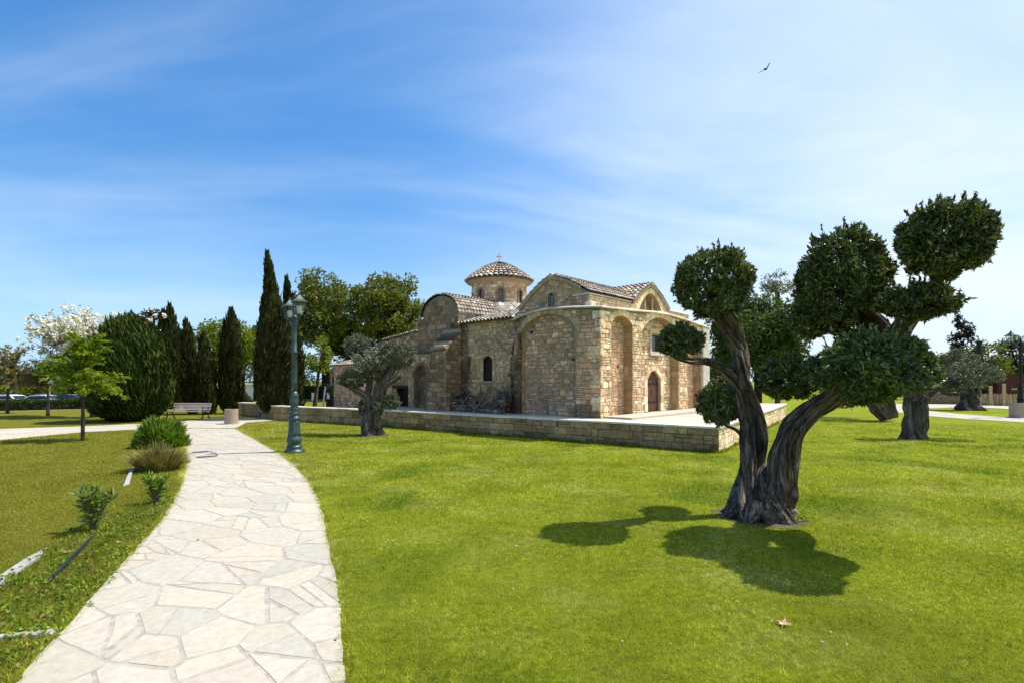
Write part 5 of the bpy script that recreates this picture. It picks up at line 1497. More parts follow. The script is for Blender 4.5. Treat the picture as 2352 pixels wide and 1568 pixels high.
# young feathery trees on the left lawn
def feathery(label, x, ybase, tiers, seed, mat, ln, wd, stem_r, n, name='young_tree', bare=0, bark='bark_grey', group='young trees on the left lawn', twigs=26, twig_mat=None):
    b_ = G(x, ybase); k = b_.y / 1176
    t = thing(name, label, 'tree', b_, group)
    rng = np.random.default_rng(seed); r_ = random.Random(seed)
    parts = []; mb = MB(); top = max(tiers, key=lambda q: -q[1])
    fork = A(x + 1, tiers[0][1] + tiers[0][3] * .9, b_.y)
    gnarl(mb, [b_ - UZ * .05, b_.lerp(fork, .5), fork], [stem_r * 1.2, stem_r, stem_r * .9], seed, 12, .2, .35, .5)
    for (cx_, cy_, rx, ry, sl) in tiers:
        c = A(cx_, cy_, b_.y)
        gnarl(mb, [fork, fork.lerp(c, .5) + UZ * .05, c], [stem_r * .7, stem_r * .5, stem_r * .3], seed + 1, 8, .2, .4, .5)
        for j in range(twigs):
            a = r_.random() * 6.283; q = r_.uniform(.55, 1.05)
            e = c + Vector((math.cos(a) * rx * k * q, math.sin(a) * rx * k * q * .8, ry * k * r_.uniform(-.8, 1.0) + sl * math.cos(a) * rx * k * q))
            s = fork.lerp(c, r_.uniform(.4, 1.0))
            mid = s.lerp(e, .55) + UZ * ry * k * .25
            pts, _ = smooth_path([s, mid, e], [1, 1, 1], .08)
            mb.tube(pts[::2] + [pts[-1]], [max(.004, stem_r * .16 * (1 - i / (len(pts[::2]) + 1))) for i in range(len(pts[::2]) + 1)], 5)
            mb.bk += [(0, 0, 0)] * (len(mb.v) - len(mb.bk))
            P0 = np.array([p[:] for p in pts]); P0 = P0[len(P0) // 4:]
            if len(P0) < 2: continue
            m_ = max(3, n // twigs)
            idx = rng.integers(0, len(P0), m_)
            P = P0[idx] + rng.normal(size=(m_, 3)) * np.array([.09, .09, .05]) * (rx * k) * .55
            dd_ = unit(np.array((e - s)[:]))
            D = unit(dd_ * .8 + rng.normal(size=(m_, 3)) * np.array([.7, .7, .35]) + np.array([0, 0, -.15]))
            parts.append(leaves(P, D, ln, wd, rng))
    mb.build('trunk', M[bark], t, smooth=True)
    if parts:
        V, F = join(parts); mesh_obj('crown', V, F, M[mat], t)
    return t
feathery('young tree with fresh light green layered leaves, nearest on the left lawn', 190, 1011, [(205, 880, 78, 36, -.10), (168, 845, 70, 34, .0), (200, 795, 46, 30, .0)], 301, 'fresh_leaf', .16, .055, .055, 2600, twigs=44)
feathery('half bare young tree with thin pinkish twigs, second on the left lawn', 110, 954, [(108, 850, 58, 46, .0), (88, 880, 50, 30, .0)], 302, 'twig_leaf', .22, .05, .08, 1100, twigs=56)
feathery('brownish young tree with bare shoots at the left edge of the lawn', 17, 949, [(25, 840, 40, 56, .0), (40, 870, 46, 30, .0)], 303, 'dry_leaf', .24, .09, .09, 1300, twigs=44)
# blossom tree
bb_ = G(218, 957); kb = bb_.y / 1176
bt = thing('blossom_tree', 'spreading tree covered in white blossom behind the round conifer', 'tree', bb_)
rng = np.random.default_rng(310); r_ = random.Random(310)
mb = MB(); fork = A(222, 870, bb_.y)
gnarl(mb, [bb_ - UZ * .05, bb_.lerp(fork, .5), fork], [.30, .24, .2], 3, 16, .2, .5, .5)
parts = []; gparts = []
for j in range(108):
    u_ = r_.random()
    if j < 46: e = A(r_.uniform(120, 372), 716 + abs(r_.gauss(0, 22)) + 6, bb_.y + r_.uniform(-2, 2))
    elif j < 96: e = A(r_.uniform(58, 215), r_.uniform(708, 800), bb_.y + r_.uniform(-1.5, 1.5))
    else: e = A(r_.uniform(115, 200), r_.uniform(830, 875), bb_.y + r_.uniform(-1.5, 1.5))
    mid = fork.lerp(e, .55) + Vector((r_.uniform(-.2, .2), r_.uniform(-.3, .3), r_.uniform(.0, .4)))
    pts, _ = smooth_path([fork, mid, e], [1, 1, 1], .16)
    mb.tube(pts, [max(.012, .07 * (1 - i / len(pts))) for i in range(len(pts))], 5)
    mb.bk += [(0, 0, 0)] * (len(mb.v) - len(mb.bk))
    P0 = np.array([p[:] for p in pts[int(len(pts) * (.62 if j < 50 else .55)):]])
    m_ = 85 if j < 50 else 80
    cc_ = P0[rng.integers(0, len(P0), max(2, m_ // 14))]; cc_ = cc_ + rng.normal(size=cc_.shape) * (.22 if j < 50 else .10)
    P = cc_[rng.integers(0, len(cc_), m_)] + rng.normal(size=(m_, 3)) * .075
    parts.append(leaves(P, unit(rng.normal(size=(m_, 3))), .15, .12, rng))
    if j > 50:
        P = P0[rng.integers(0, len(P0), 20)] + rng.normal(size=(20, 3)) * .15
        gparts.append(leaves(P, unit(rng.normal(size=(20, 3))), .22, .08, rng))
mb.build('trunk', M['bark_grey'], bt, smooth=True)
V, F = join(parts); mesh_obj('blossom', V, F, M['blossom'], bt)
V, F = join(gparts); mesh_obj('foliage', V, F, M['twig_leaf'], bt)

# far-off wood closing the horizon
rng = np.random.default_rng(350); cl = []
for i in range(330):
    x = rng.uniform(-150, 150); y = 96 + 14 * rng.random() + .12 * abs(x); h_ = 4.6 + 2.0 * math.sin(x * .11) * math.sin(x * .043 + 1) + 1.5 * rng.random()
    r_ = rng.uniform(1.6, 3.0); cl.append((np.array([x, y, max(r_ * .6, h_ * rng.random() ** .6)]), (r_ * 1.2, r_, r_)))
V, F = crown_clumps(rng, cl, 26, .62, .34, core=.66)
tag(mesh_obj('distant_trees', V, F, M['dark_leaf']), kind='stuff')

# ================================================================ STREET FURNITURE
def flange(mb, c, n, r0, r1, z0, z1, col=(.5, .5, .5)):
    """n-sided tapered shell"""
    mb.lathe(c, [(r0, z0), (r1, z1)], n, col)
def street_lamp(label, base, scale, d1, seed, mat='lamp_metal', group='street lamps'):
    t = thing('street_lamp', label, 'street lamp', base, group)
    b = Vector(base); S = scale
    mb = MB()
    foot = [(.30, -.03), (.31, .03), (.29, .07), (.24, .085), (.235, .10), (.22, .13), (.235, .16), (.225, .20), (.19, .22), (.185, .25), (.20, .29), (.215, .35), (.21, .42), (.185, .47), (.18, .49), (.19, .50), (.19, .515)]
    mb.lathe(b, [(r * S, z * S) for r, z in foot], 32, flute=(9, 13, 10, .05))
    mb.build('base', M[mat], t, smooth=True)
    mb = MB()
    col = [(.175, .51), (.165, .60), (.145, .92), (.143, .96)]
    mb.lathe(b, [(r * S, z * S) for r, z in col], 40, flute=(0, 3, 10, .10))
    ring = [(.13, .96), (.165, .985), (.175, 1.03), (.165, 1.08), (.13, 1.105), (.125, 1.13), (.15, 1.17), (.135, 1.21), (.115, 1.25), (.135, 1.30), (.125, 1.36), (.105, 1.40),
            (.122, 1.46), (.130, 1.52), (.126, 1.58), (.110, 1.66), (.118, 1.70), (.125, 1.725), (.12, 1.75), (.10, 1.79), (.092, 1.86)]
    mb.lathe(b, [(r * S, z * S) for r, z in ring], 28, flute=(12, 14, 8, .06))
    mb.build('pedestal', M[mat], t, smooth=True)
    mb = MB()
    sh = [(.090, 1.84), (.084, 2.2), (.080, 3.02), (.10, 3.04), (.10, 3.075), (.078, 3.10), (.074, 3.6), (.070, 4.06), (.092, 4.09), (.098, 4.12), (.06, 4.16), (.045, 4.24), (.055, 4.30), (.035, 4.36), (.012, 4.42)]
    mb.lathe(b, [(r * S, z * S) for r, z in sh], 24)
    mb.build('pole', M[mat], t, smooth=True)
    d1 = Vector((d1[0], d1[1], 0)).normalized()
    for sg in (1, -1):
        d = d1 * sg; c = b + d * .60 * S + UZ * 4.12 * S
        am = MB()
        pts = [b + UZ * 3.92 * S, b + d * .18 * S + UZ * 3.86 * S, b + d * .40 * S + UZ * 3.92 * S, b + d * .57 * S + UZ * 4.02 * S, c]
        P, R = smooth_path(pts, [.03 * S, .026 * S, .024 * S, .024 * S, .03 * S], .05)
        am.tube(P, R, 8)
        am.tube([b + UZ * 4.05 * S + d * .05 * S, b + d * .25 * S + UZ * 4.02 * S, b + d * .42 * S + UZ * 3.95 * S], .014 * S, 6)
        am.build('arm', M[mat], t, smooth=True)
        ln = MB(); s = Vector((-d.y, d.x, 0))
        def ringp(r, z): return [c + (d * math.cos(a) + s * math.sin(a)) * r * S + UZ * z * S for a in [math.pi / 4 + math.pi / 2 * q for q in range(4)]]
        lo, hi, ev, e2, m1, m2, tp_ = ringp(.125, .02), ringp(.215, .38), ringp(.28, .38), ringp(.28, .405), ringp(.155, .475), ringp(.08, .54), ringp(.02, .62)
        for q in range(4):
            ln.tube([lo[q], hi[q]], .014 * S, 5)
            ln.tube([lo[q], lo[(q + 1) % 4]], .014 * S, 5)
        base_o = len(ln.v)
        ringsx = [ringp(.10, -.02), ringp(.145, .015)]
        roofs = [ringp(.185, .38), ev, e2, m1, m2, tp_]
        for seq in (ringsx, roofs):
            for A0, A1_ in zip(seq[:-1], seq[1:]):
                for q in range(4):
                    ln.add([A0[q], A0[(q + 1) % 4], A1_[(q + 1) % 4], A1_[q]], [(0, 1, 2, 3)])
        ln.add(ringsx[0], [(0, 1, 2, 3)])
        ln.lathe(c + UZ * .60 * S, [(.025 * S, 0), (.035 * S, .03 * S), (.012 * S, .06 * S), (.004 * S, .10 * S)], 8)
        lo_ = ln.build('lantern', M[mat], t)
        gb = MB(); gb.lathe(c, [(.07 * S, .04 * S), (.085 * S, .06 * S), (.085 * S, .24 * S), (.06 * S, .28 * S)], 12); gb.build('bulb', M['lamp_white'], lo_, smooth=True)
        gp = MB()
        li, hi2 = ringp(.117, .03), ringp(.206, .37)
        for q in range(4): gp.add([li[q], li[(q + 1) % 4], hi2[(q + 1) % 4], hi2[q]], [(0, 1, 2, 3)])
        gp.build('pane', M['pane'], lo_)
    return t
m, nt, b = new_mat('lantern_pane')
gl_ = nt.nodes.new('ShaderNodeBsdfGlossy'); gl_.inputs['Roughness'].default_value = .05
tr_ = nt.nodes.new('ShaderNodeBsdfTransparent'); tr_.inputs['Color'].default_value = (.82, .86, .84, 1)
mx = nt.nodes.new('ShaderNodeMixShader'); mx.inputs[0].default_value = .10
nt.links.new(tr_.outputs[0], mx.inputs[1]); nt.links.new(gl_.outputs[0], mx.inputs[2]); nt.links.new(mx.outputs[0], nt.nodes['Material Output'].inputs['Surface'])
M['pane'] = m
LB = G(676, 1037.5)
street_lamp('green patinated lamp post with two lanterns, standing between path and lawn', LB, 1.0, (.59, -.81), 1)
FB = G(2344, 958)
street_lamp('dark lamp post beside a litter bin at the right edge of the park', FB, 1.07, (1, .1), 2, 'black_metal')

def bin_(label, base, r, h):
    t = thing('litter_bin', label, 'litter bin', base, 'round litter bins')
    mb = MB(); mb.lathe(base, [(r * .97, 0.02), (r, .06), (r, h - .03), (r * .98, h), (r * .80, h), (r * .78, h - .05), (r * .78, h - .25)], 36)
    mb.build('drum', M['concrete'], t, smooth=False)
    mb = MB(); mb.lathe(base, [(r * 1.22, 0), (r * 1.25, .03), (r * 1.2, .05), (r * .9, .052)], 36); mb.build('plinth', M['pave_joint'], t)
bin_('squat round washed-concrete litter bin by the path junction', G(531.5, 973.5) , .31, .76)
bin_('pinkish round litter bin beside the far lamp post', G(2336, 959), .36, .88)

# bench
bb = G(432, 961); bt_ = thing('park_bench', 'slatted park bench with cast iron legs between the conifer and the bin', 'bench', bb)
ang = math.radians(-7); bx = Vector((math.cos(ang), math.sin(ang), 0)); by = Vector((-bx.y, bx.x, 0)); bw = 1.20
seat, back = MB(), MB()
for i in range(5):
    seat.bbox(bb + by * (-.24 + i * .10) + UZ * (.44 - .012 * i), (bx, by, UZ), (bw, .040, .018), .008)
for i in range(5):
    z = .52 + i * .085; back.bbox(bb + by * (.24 + i * .025) + UZ * z, (bx, (by * .3 + UZ).normalized(), (by - UZ * .3).normalized()), (bw, .025, .014), .006)
seat.build('seat', M['slat'], bt_); back.build('backrest', M['slat'], bt_)
for s in (-1, 1):
    p = bb + bx * s * (bw - .10); mb = MB()
    P, R = smooth_path([p + by * -.34 + UZ * 0, p + by * -.22 + UZ * .22, p + by * -.26 + UZ * .41, p + by * .18 + UZ * .38, p + by * .28 + UZ * .62, p + by * .38 + UZ * .88], [.035, .03, .032, .032, .028, .022], .05)
    mb.tube(P, R, 8)
    P, R = smooth_path([p + by * .12 + UZ * .38, p + by * .20 + UZ * .2, p + by * .34 + UZ * 0], [.03, .028, .035], .05); mb.tube(P, R, 8)
    P, R = smooth_path([p + by * -.25 + UZ * .42, p + by * -.27 + UZ * .60, p + by * -.05 + UZ * .66, p + by * .26 + UZ * .62], [.022, .022, .022, .02], .05); mb.tube(P, R, 8)
    mb.build('leg', M['black_metal'], bt_, smooth=True)

# park wall with a pillar behind the bin
pw = thing('park_wall', 'low stone wall with white coping and an end pillar behind the bin', 'wall', G(580, 955))
yw = G(580, 955).y; kk = yw / 1176
wl, wc = MB(), MB()
P0_, P1_ = A(548, 955, yw + 1.0), A(590, 955, yw); P0_.z = P1_.z = 0
Mp, L, u, n = wall_map(P0_, P1_, 1)
masonry(wl, Mp, L, .72, 120, PAL_RW, None, (.7, .72), (.2, .4), .015, .008, None, .08)
wl.box(Mp(L / 2, .35, -.18), (u, n, UZ), (L / 2, .17, .35), (.10, .085, .06))
wc.bbox(Mp(L / 2, .76, -.17), (u, n, UZ), (L / 2, .24, .045), .01, (.62, .59, .54))
Mq = lambda s, z, d: P1_ + u * s + n * (d + .06) + UZ * z
masonry(wl, Mq, .36, .84, 121, PAL_RW, None, (.2, .3), (.2, .36), .015, .008, None, .1)
e1 = (Vector((.6, .8, 0))).normalized(); n1 = Vector((e1.y, -e1.x, 0))
Pq = P1_ + u * .36 + n * .06
Mr = lambda s, z, d: Pq + e1 * s + n1 * d + UZ * z
masonry(wl, Mr, 1.3, .84, 122, PAL_PALE, None, (.18, .3), (.2, .4), .015, .008, None, .12)  # sunlit side of the pillar, its light painted in with paler stones
wl.add([Mq(0, 0, 0), Mq(.36, 0, 0), Mq(.36, .84, 0), Mq(0, .84, 0)], [(0, 1, 2, 3)], (.12, .1, .07)); wl.add([Mr(0, 0, 0), Mr(1.3, 0, 0), Mr(1.3, .84, 0), Mr(0, .84, 0)], [(0, 1, 2, 3)], (.3, .25, .16))
wc.add([Mq(-.02, .85, .03), Mq(.38, .85, .03), Mr(1.3, .85, 0), Mr(1.3, .85, -.8)], [(0, 1, 2, 3)], (.3, .26, .18))
wl.build('wall', M['stone'], pw); wc.build('coping', M['clean_stone'], pw)

# ================================================================ FAR BACKGROUND
def hedge(label, P, Q, depth, h, seed, n, mat='dark_leaf', ln=.12, wd=.06):
    t = thing('hedge', label, 'hedge', P, 'clipped hedges')
    rng = np.random.default_rng(seed); P, Q = Vector(P), Vector(Q); u = (Q - P); L = u.length; u.normalize(); v = Vector((-u.y, u.x, 0))
    s = rng.random(n) * L; w = (rng.random(n) - .5) * depth; z = rng.random(n) * h; k = rng.random(n)
    fr = k < .55; tp_ = (k >= .55) & (k < .9)
    w[fr] = -depth / 2 + .06 * rng.normal(size=fr.sum()); z[tp_] = h + .05 * rng.normal(size=tp_.sum()) + .05 * np.sin(s[tp_] * 2.2)
    Pn = np.array(P[:]) + np.outer(s, np.array(u[:])) + np.outer(w, np.array(v[:])) + np.outer(z, [0, 0, 1])
    V, F = leaves(Pn, unit(rng.normal(size=(n, 3)) + np.array([0, -.2, .4])), ln, wd, rng)
    mesh_obj('foliage', V, F, M[mat], t)
    mb = MB(); mb.bbox(P.lerp(Q, .5) + UZ * h * .48, (u, v, UZ), (L / 2, depth / 2 - .06, h * .46), .05); mb.build('core', M[mat], t)
hp, hq = G(-130, 947), G(232, 937.5)
hedge('long clipped hedge beyond the left lawn', hp + Vector((0, .3, 0)), hq + Vector((0, .3, 0)), 1.0, .72, 401, 15000)
hedge('dark hedge beyond the white posts', ground_at(690, 62), ground_at(800, 62), 1.2, 1.4, 402, 5000, 'dark_leaf', .2, .1)

def car(name, label, pos, rot, col, seed, s=.75, cat='car'):
    t = thing(name, label, cat, pos, 'cars parked behind the hedge')
    ca, sa = math.cos(rot), math.sin(rot); X = Vector((ca, sa, 0)); Y = Vector((-sa, ca, 0)); p = Vector(pos)
    paint = plain_mat('car_paint', col, .25, .0, .05, 3.0, 0, .6)
    prof = [(-2.1, .35, .80), (-2.12, .62, .82), (-1.95, .86, .80), (-1.2, .93, .80), (-.55, 1.36, .66), (.1, 1.45, .64), (.95, 1.38, .66), (1.6, .98, .78), (2.0, .88, .8), (2.1, .5, .8), (2.05, .35, .78)]
    mb = MB(); n = len(prof); vs = []
    for sg in (-1, 1):
        vs += [p + X * (x * s) + Y * (sg * w * s) + UZ * (z * s) for x, z, w in prof]
    fs = [[i, (i + 1) % n, n + (i + 1) % n, n + i] for i in range(n)] + [list(range(n))[::-1], [n + i for i in range(n)]]
    mb.add(vs, fs); mb.build('body', paint, t)
    gm = MB()
    for sg in (-1, 1):
        gm.add([p + X * (x * s) + Y * (sg * w * s) + UZ * (z * s) for x, z, w in ((-1.0, .98, .795), (-.5, 1.31, .685), (.9, 1.32, .685), (1.35, 1.0, .785))], [(0, 1, 2, 3)])
    gm.add([p + X * (x * s) + Y * (w * s) + UZ * (z * s) for x, z, w in ((-1.14, .985, -.70), (-1.14, .985, .70), (-.62, 1.335, .58), (-.62, 1.335, -.58))], [(0, 1, 2, 3)])
    gm.add([p + X * (x * s) + Y * (w * s) + UZ * (z * s) for x, z, w in ((1.58, 1.02, -.70), (1.58, 1.02, .70), (1.05, 1.34, .58), (1.05, 1.34, -.58))], [(0, 1, 2, 3)])
    gm.build('glass', M['glass'], t)
    for x in (-1.35, 1.3):
        for sg in (-1, 1):
            w = MB(); c = p + X * x * s + Y * sg * .76 * s + UZ * .33 * s
            w.tube([c - Y * .09 * s, c + Y * .09 * s], .33 * s, 16); w.build('wheel', M['black_metal'], t)
    return t
car('parked_car', 'pale lilac-grey car behind the hedge, between the two slim tree trunks', ground_at(92, 40.5), math.radians(8), (.42, .42, .50), 1)
car('parked_car', 'dark car behind the hedge, right of the lilac-grey one', ground_at(158, 41.5), math.radians(4), (.03, .035, .05), 2)
car('parked_car', 'white car behind the hedge near the left edge', ground_at(20, 40.5), math.radians(-5), (.72, .70, .68), 3)
car('parked_car', 'dark red car behind the hedge at the very left edge', ground_at(-22, 42.5), math.radians(6), (.16, .015, .02), 4)
# stall awning
aw = thing('awning', 'small red awning with yellow fringe behind the hedge, beside the conifer', 'awning', ground_at(196, 44))
ap = ground_at(196, 44); mb = MB(); red = MB()
red.add([ap + Vector(q) for q in ((-.45, -.3, .82), (.35, -.3, .82), (.30, .3, 1.02), (-.30, .3, 1.02), (-.45, -.3, .79), (.35, -.3, .79))], [(0, 1, 2, 3), (0, 1, 5, 4)])
red.add([ap + Vector(q) for q in ((-.45, -.3, .82), (-.30, .3, 1.02), (-.3, .3, .78), (-.45, -.3, .78))], [(0, 1, 2, 3)]); red.build('canopy', plain_mat('red_cloth', (.42, .03, .03), .8), aw)
mb.add([ap + Vector(q) for q in ((-.45, -.305, .785), (.35, -.305, .785), (.35, -.305, .68), (-.45, -.305, .68))], [(0, 1, 2, 3)]); mb.build('fringe', plain_mat('yellow_cloth', (.75, .50, .02), .8), aw)
mb = MB()
for x in (-.4, .3):
    for y in (-.28, .28):
        mb = MB(); mb.tube([ap + Vector((x, y, 0)), ap + Vector((x, y, .85))], .02, 6); mb.build('post', M['black_metal'], aw)

def house(name, label, lo, hi, wall_mat, roof, seed, windows, flat=True, group='houses around the park'):
    """lo, hi: world box corners; windows on the front face as (x fraction, z0, z1, width)"""
    lo, hi = Vector(lo), Vector(hi)
    t = thing(name, label, 'house', (lo + hi) / 2 * Vector((1, 1, 0)).x if False else Vector(((lo.x + hi.x) / 2, lo.y, 0)), group)
    mb = MB(); mb.abox(lo, hi); mb.build('wall', wall_mat, t)
    mb = MB()
    if flat: mb.abox((lo.x - .2, lo.y - .2, hi.z), (hi.x + .2, hi.y + .2, hi.z + .18)); mb.build('roof', roof, t)
    else:
        my = (lo.y + hi.y) / 2; rz_ = hi.z + (hi.y - lo.y) * .28
        f = lambda s, q: Vector((lo.x - .3 + s * (hi.x - lo.x + .6), lo.y - .4 + q * (my - lo.y + .4), hi.z + q * (rz_ - hi.z)))
        g_ = lambda s, q: Vector((lo.x - .3 + s * (hi.x - lo.x + .6), hi.y + .4 - q * (hi.y + .4 - my), hi.z + q * (rz_ - hi.z)))
        tiles(mb, f, 8, 22, .14, seed, [(0.24, 0.10, 0.06), (0.20, 0.09, 0.06), (0.28, 0.13, 0.08)]); tiles(mb, g_, 8, 22, .14, seed + 1, [(0.24, 0.10, 0.06)])
        mb.add([(lo.x, lo.y, hi.z), (lo.x, hi.y, hi.z), (lo.x, my, rz_ - .1)], [(0, 1, 2)]); mb.add([(hi.x, lo.y, hi.z), (hi.x, hi.y, hi.z), (hi.x, my, rz_ - .1)], [(0, 1, 2)])
        mb.build('roof', M['tile'], t)
    for (fx, z0, z1, w) in windows:
        x = lo.x + fx * (hi.x - lo.x)
        fr = MB()
        for a0, a1, c0, c1 in ((x - w / 2 - .08, x - w / 2, z0 - .08, z1 + .08), (x + w / 2, x + w / 2 + .08, z0 - .08, z1 + .08), (x - w / 2, x + w / 2, z1, z1 + .08), (x - w / 2, x + w / 2, z0 - .08, z0)):
            fr.abox((a0, lo.y - .05, c0), (a1, lo.y + .02, c1))
        wo_ = fr.build('window', M['slat'], t)
        p_ = MB(); p_.abox((x - w / 2, lo.y - .015, z0), (x + w / 2, lo.y + .02, z1)); p_.build('pane', M['glass'], wo_)
    return t
def hb(x0, x1, ytop, Y, depth=5): a_, b_ = A(x0, ytop, Y), A(x1, ytop, Y); return (a_.x, Y, 0), (b_.x, Y + depth, a_.z)
house('white_house', 'low white house glimpsed between the cypress trunks', *hb(415, 612, 884, 66), M['white_wall'], M['white_wall'], 1, [(.15, .5, 1.2, .8), (.55, .5, 1.2, .8)])
house('white_house', 'small white house behind the yellow-green trees at the left', *hb(26, 62, 893, 58), M['white_wall'], M['white_wall'], 2, [(.3, .4, .8, .5)])
house('yellow_house', 'yellow house with a dark window beside the church apse', *hb(756, 800, 851, 62), plain_mat('ochre_plaster', (.50, .36, .14), .85, 0, .15), M['cream'], 3, [(.32, 1.5, 2.7, .75)])
house('red_house', 'dark red shed wall beyond the reed fence', *hb(2292, 2420, 857, 62), plain_mat('maroon_paint', (.075, .014, .016), .8, 0, .15), M['black_metal'], 4, [(.8, .4, 1.6, .9)])
house('tiled_house', 'house with low red-tiled roof behind the mid-lawn olives', *hb(2080, 2168, 832, 70, 7), M['cream'], None, 5, [(.3, 1.6, 2.8, .9), (.7, 1.6, 2.8, .9)], flat=False)

def post(name, label, pts, r, mat, cat, group=None, taper=1.0):
    t = thing(name, label, cat, pts[0], group)
    mb = MB(); mb.tube(pts, [r] + [r * taper] * (len(pts) - 1), 10); mb.build('shaft', M[mat], t)
    mb = MB(); d = (Vector(pts[-1]) - Vector(pts[-2])).normalized(); mb.tube([Vector(pts[-1]) - d * r * .4, Vector(pts[-1]) + d * r * .6, Vector(pts[-1]) + d * r * 1.0], [r * 1.2, r * 1.25, r * .6], 10); mb.build('cap', M[mat], t)
    return t
def upright(x, ytop, Y): g_ = ground_at(x, Y); return [g_, g_ + UZ * (EYE + (HY - ytop) / 1176 * Y)]
post('lamp_pole', 'slim grey-blue pole behind the hedge near the left edge', upright(35.6, 862, 48), .10, 'lamp_metal', 'pole', 'slim poles in the park')
post('lamp_pole', 'thin grey pole beside the half bare young tree', upright(113.5, 868, 46), .06, 'slat', 'pole', 'slim poles in the park')
post('stake', 'thin brown stake by the pale trunk of the blossom tree', upright(207, 908, 37), .05, 'wood', 'stake')
post('telegraph_pole', 'dark wooden pole rising behind the two small olives', upright(2249, 786, 56), .24, 'black_metal', 'pole')
for x, lb in ((718.5, 'left'), (753.6, 'right')):
    g_ = ground_at(x, 56); t = thing('stone_post', 'short white stone post beyond the wall, ' + ('beside the street lamp' if lb == 'left' else 'nearer the apse'), 'post', g_, 'white stone posts')
    mb = MB(); mb.bbox(g_ + UZ * .38, ((1, 0, 0), (0, 1, 0), (0, 0, 1)), (.11, .11, .38), .02); mb.build('shaft', M['white_wall'], t)
    mb = MB(); mb.bbox(g_ + UZ * .80, ((1, 0, 0), (0, 1, 0), (0, 0, 1)), (.15, .15, .045), .02); mb.build('cap', M['white_wall'], t)
fl = [A(740, 932, 29.5), A(748, 884, 29.6)]; fl[0].z = .35
t = thing('floodlight', 'leaning slim floodlight pole just behind the retaining wall', 'floodlight', fl[0])
mb = MB(); mb.tube(fl, .05, 8); mb.build('pole', M['slat'], t)
mb = MB(); mb.bbox(fl[1], ((1, 0, 0), (0, .8, .6), (0, -.6, .8)), (.11, .07, .09), .02); mb.build('head', M['black_metal'], t)
g_ = ground_at(764, 40)
t = thing('planter', 'dark rectangular trough at the foot of the apse', 'planter', g_)
mb = MB(); mb.bbox(g_ + UZ * .35, ((1, 0, 0), (0, 1, 0), (0, 0, 1)), (.42, .3, .35), .03); mb.build('trough', M['black_metal'], t)
mb = MB(); mb.bbox(g_ + UZ * .73, ((1, 0, 0), (0, 1, 0), (0, 0, 1)), (.46, .34, .03), .01); mb.build('rim', M['black_metal'], t)
blD('bush', 'dark twiggy bush against the low end of the church', 762, 893, 20, 22, 36, 8, (7, 11), 230, 'dark_leaf', .5, 4.5, 2.2, 1.5, cat='bush', core=.5, bark='bark_dark')
# reed fence and low wall on the far right
rfp = GZ(1660, 1112); rfq = GZ(2420, 1128)
t = thing('reed_fence', 'tan reed fence between square posts by the right edge', 'fence', rfp)
u = (rfq - rfp).normalized(); L = (rfq - rfp).length; rr_ = random.Random(5); mb = MB()
n_ = int(L / .06)
for i in range(n_):
    p = rfp + u * (i * .06) + Vector((0, rr_.uniform(-.02, .02), 0)); h_ = .98 + rr_.uniform(-.06, .06) + .05 * math.sin(i * .05)
    mb.tube([p, p + UZ * h_ + u * rr_.uniform(-.02, .02)], .034, 5, pick(rr_, [(.40, .29, .15), (.48, .36, .20), (.33, .24, .13)], .15))
mb.build('panel', M['clean_stone'], t)
for x in (1680, 1800, 1945, 2210):
    p = rfp + u * ((x - 1660) / 760 * L) - Vector((0, .12, 0)); mb = MB(); mb.bbox(p + UZ * .85, (u, Vector((-u.y, u.x, 0)), UZ), (.11, .11, .86 if x != 1945 else 1.05), .02, (.46, .35, .18)); mb.build('post', M['clean_stone'], t)
mb = MB(); mb.bbox(rfp + u * L * .68 + UZ * 1.45, (u, Vector((-u.y, u.x, 0)), UZ), (L * .18, .05, .06), .01, (.42, .30, .13)); mb.build('rail', M['clean_stone'], t)
swp, swq = GZ(900, 1092), GZ(1640, 1100)
t = thing('garden_wall', 'low brownish stone wall behind the lawn olives', 'wall', swp)
Mp, L, u, n = wall_map(swp, swq, 1); mb = MB()
masonry(mb, Mp, L, 1.0, 130, [(.26, .19, .13), (.32, .24, .17), (.22, .16, .12)], None, (.14, .24), (.2, .5), .02, .012, None, .2)
mb.box(Mp(L / 2, .48, -.22), (u, n, UZ), (L / 2, .2, .48), (.16, .12, .08)); mb.build('wall', M['stone'], t)
mb = MB(); mb.bbox(Mp(L / 2, 1.02, -.2), (u, n, UZ), (L / 2, .26, .04), .01, (.36, .28, .2)); mb.build('coping', M['clean_stone'], t)

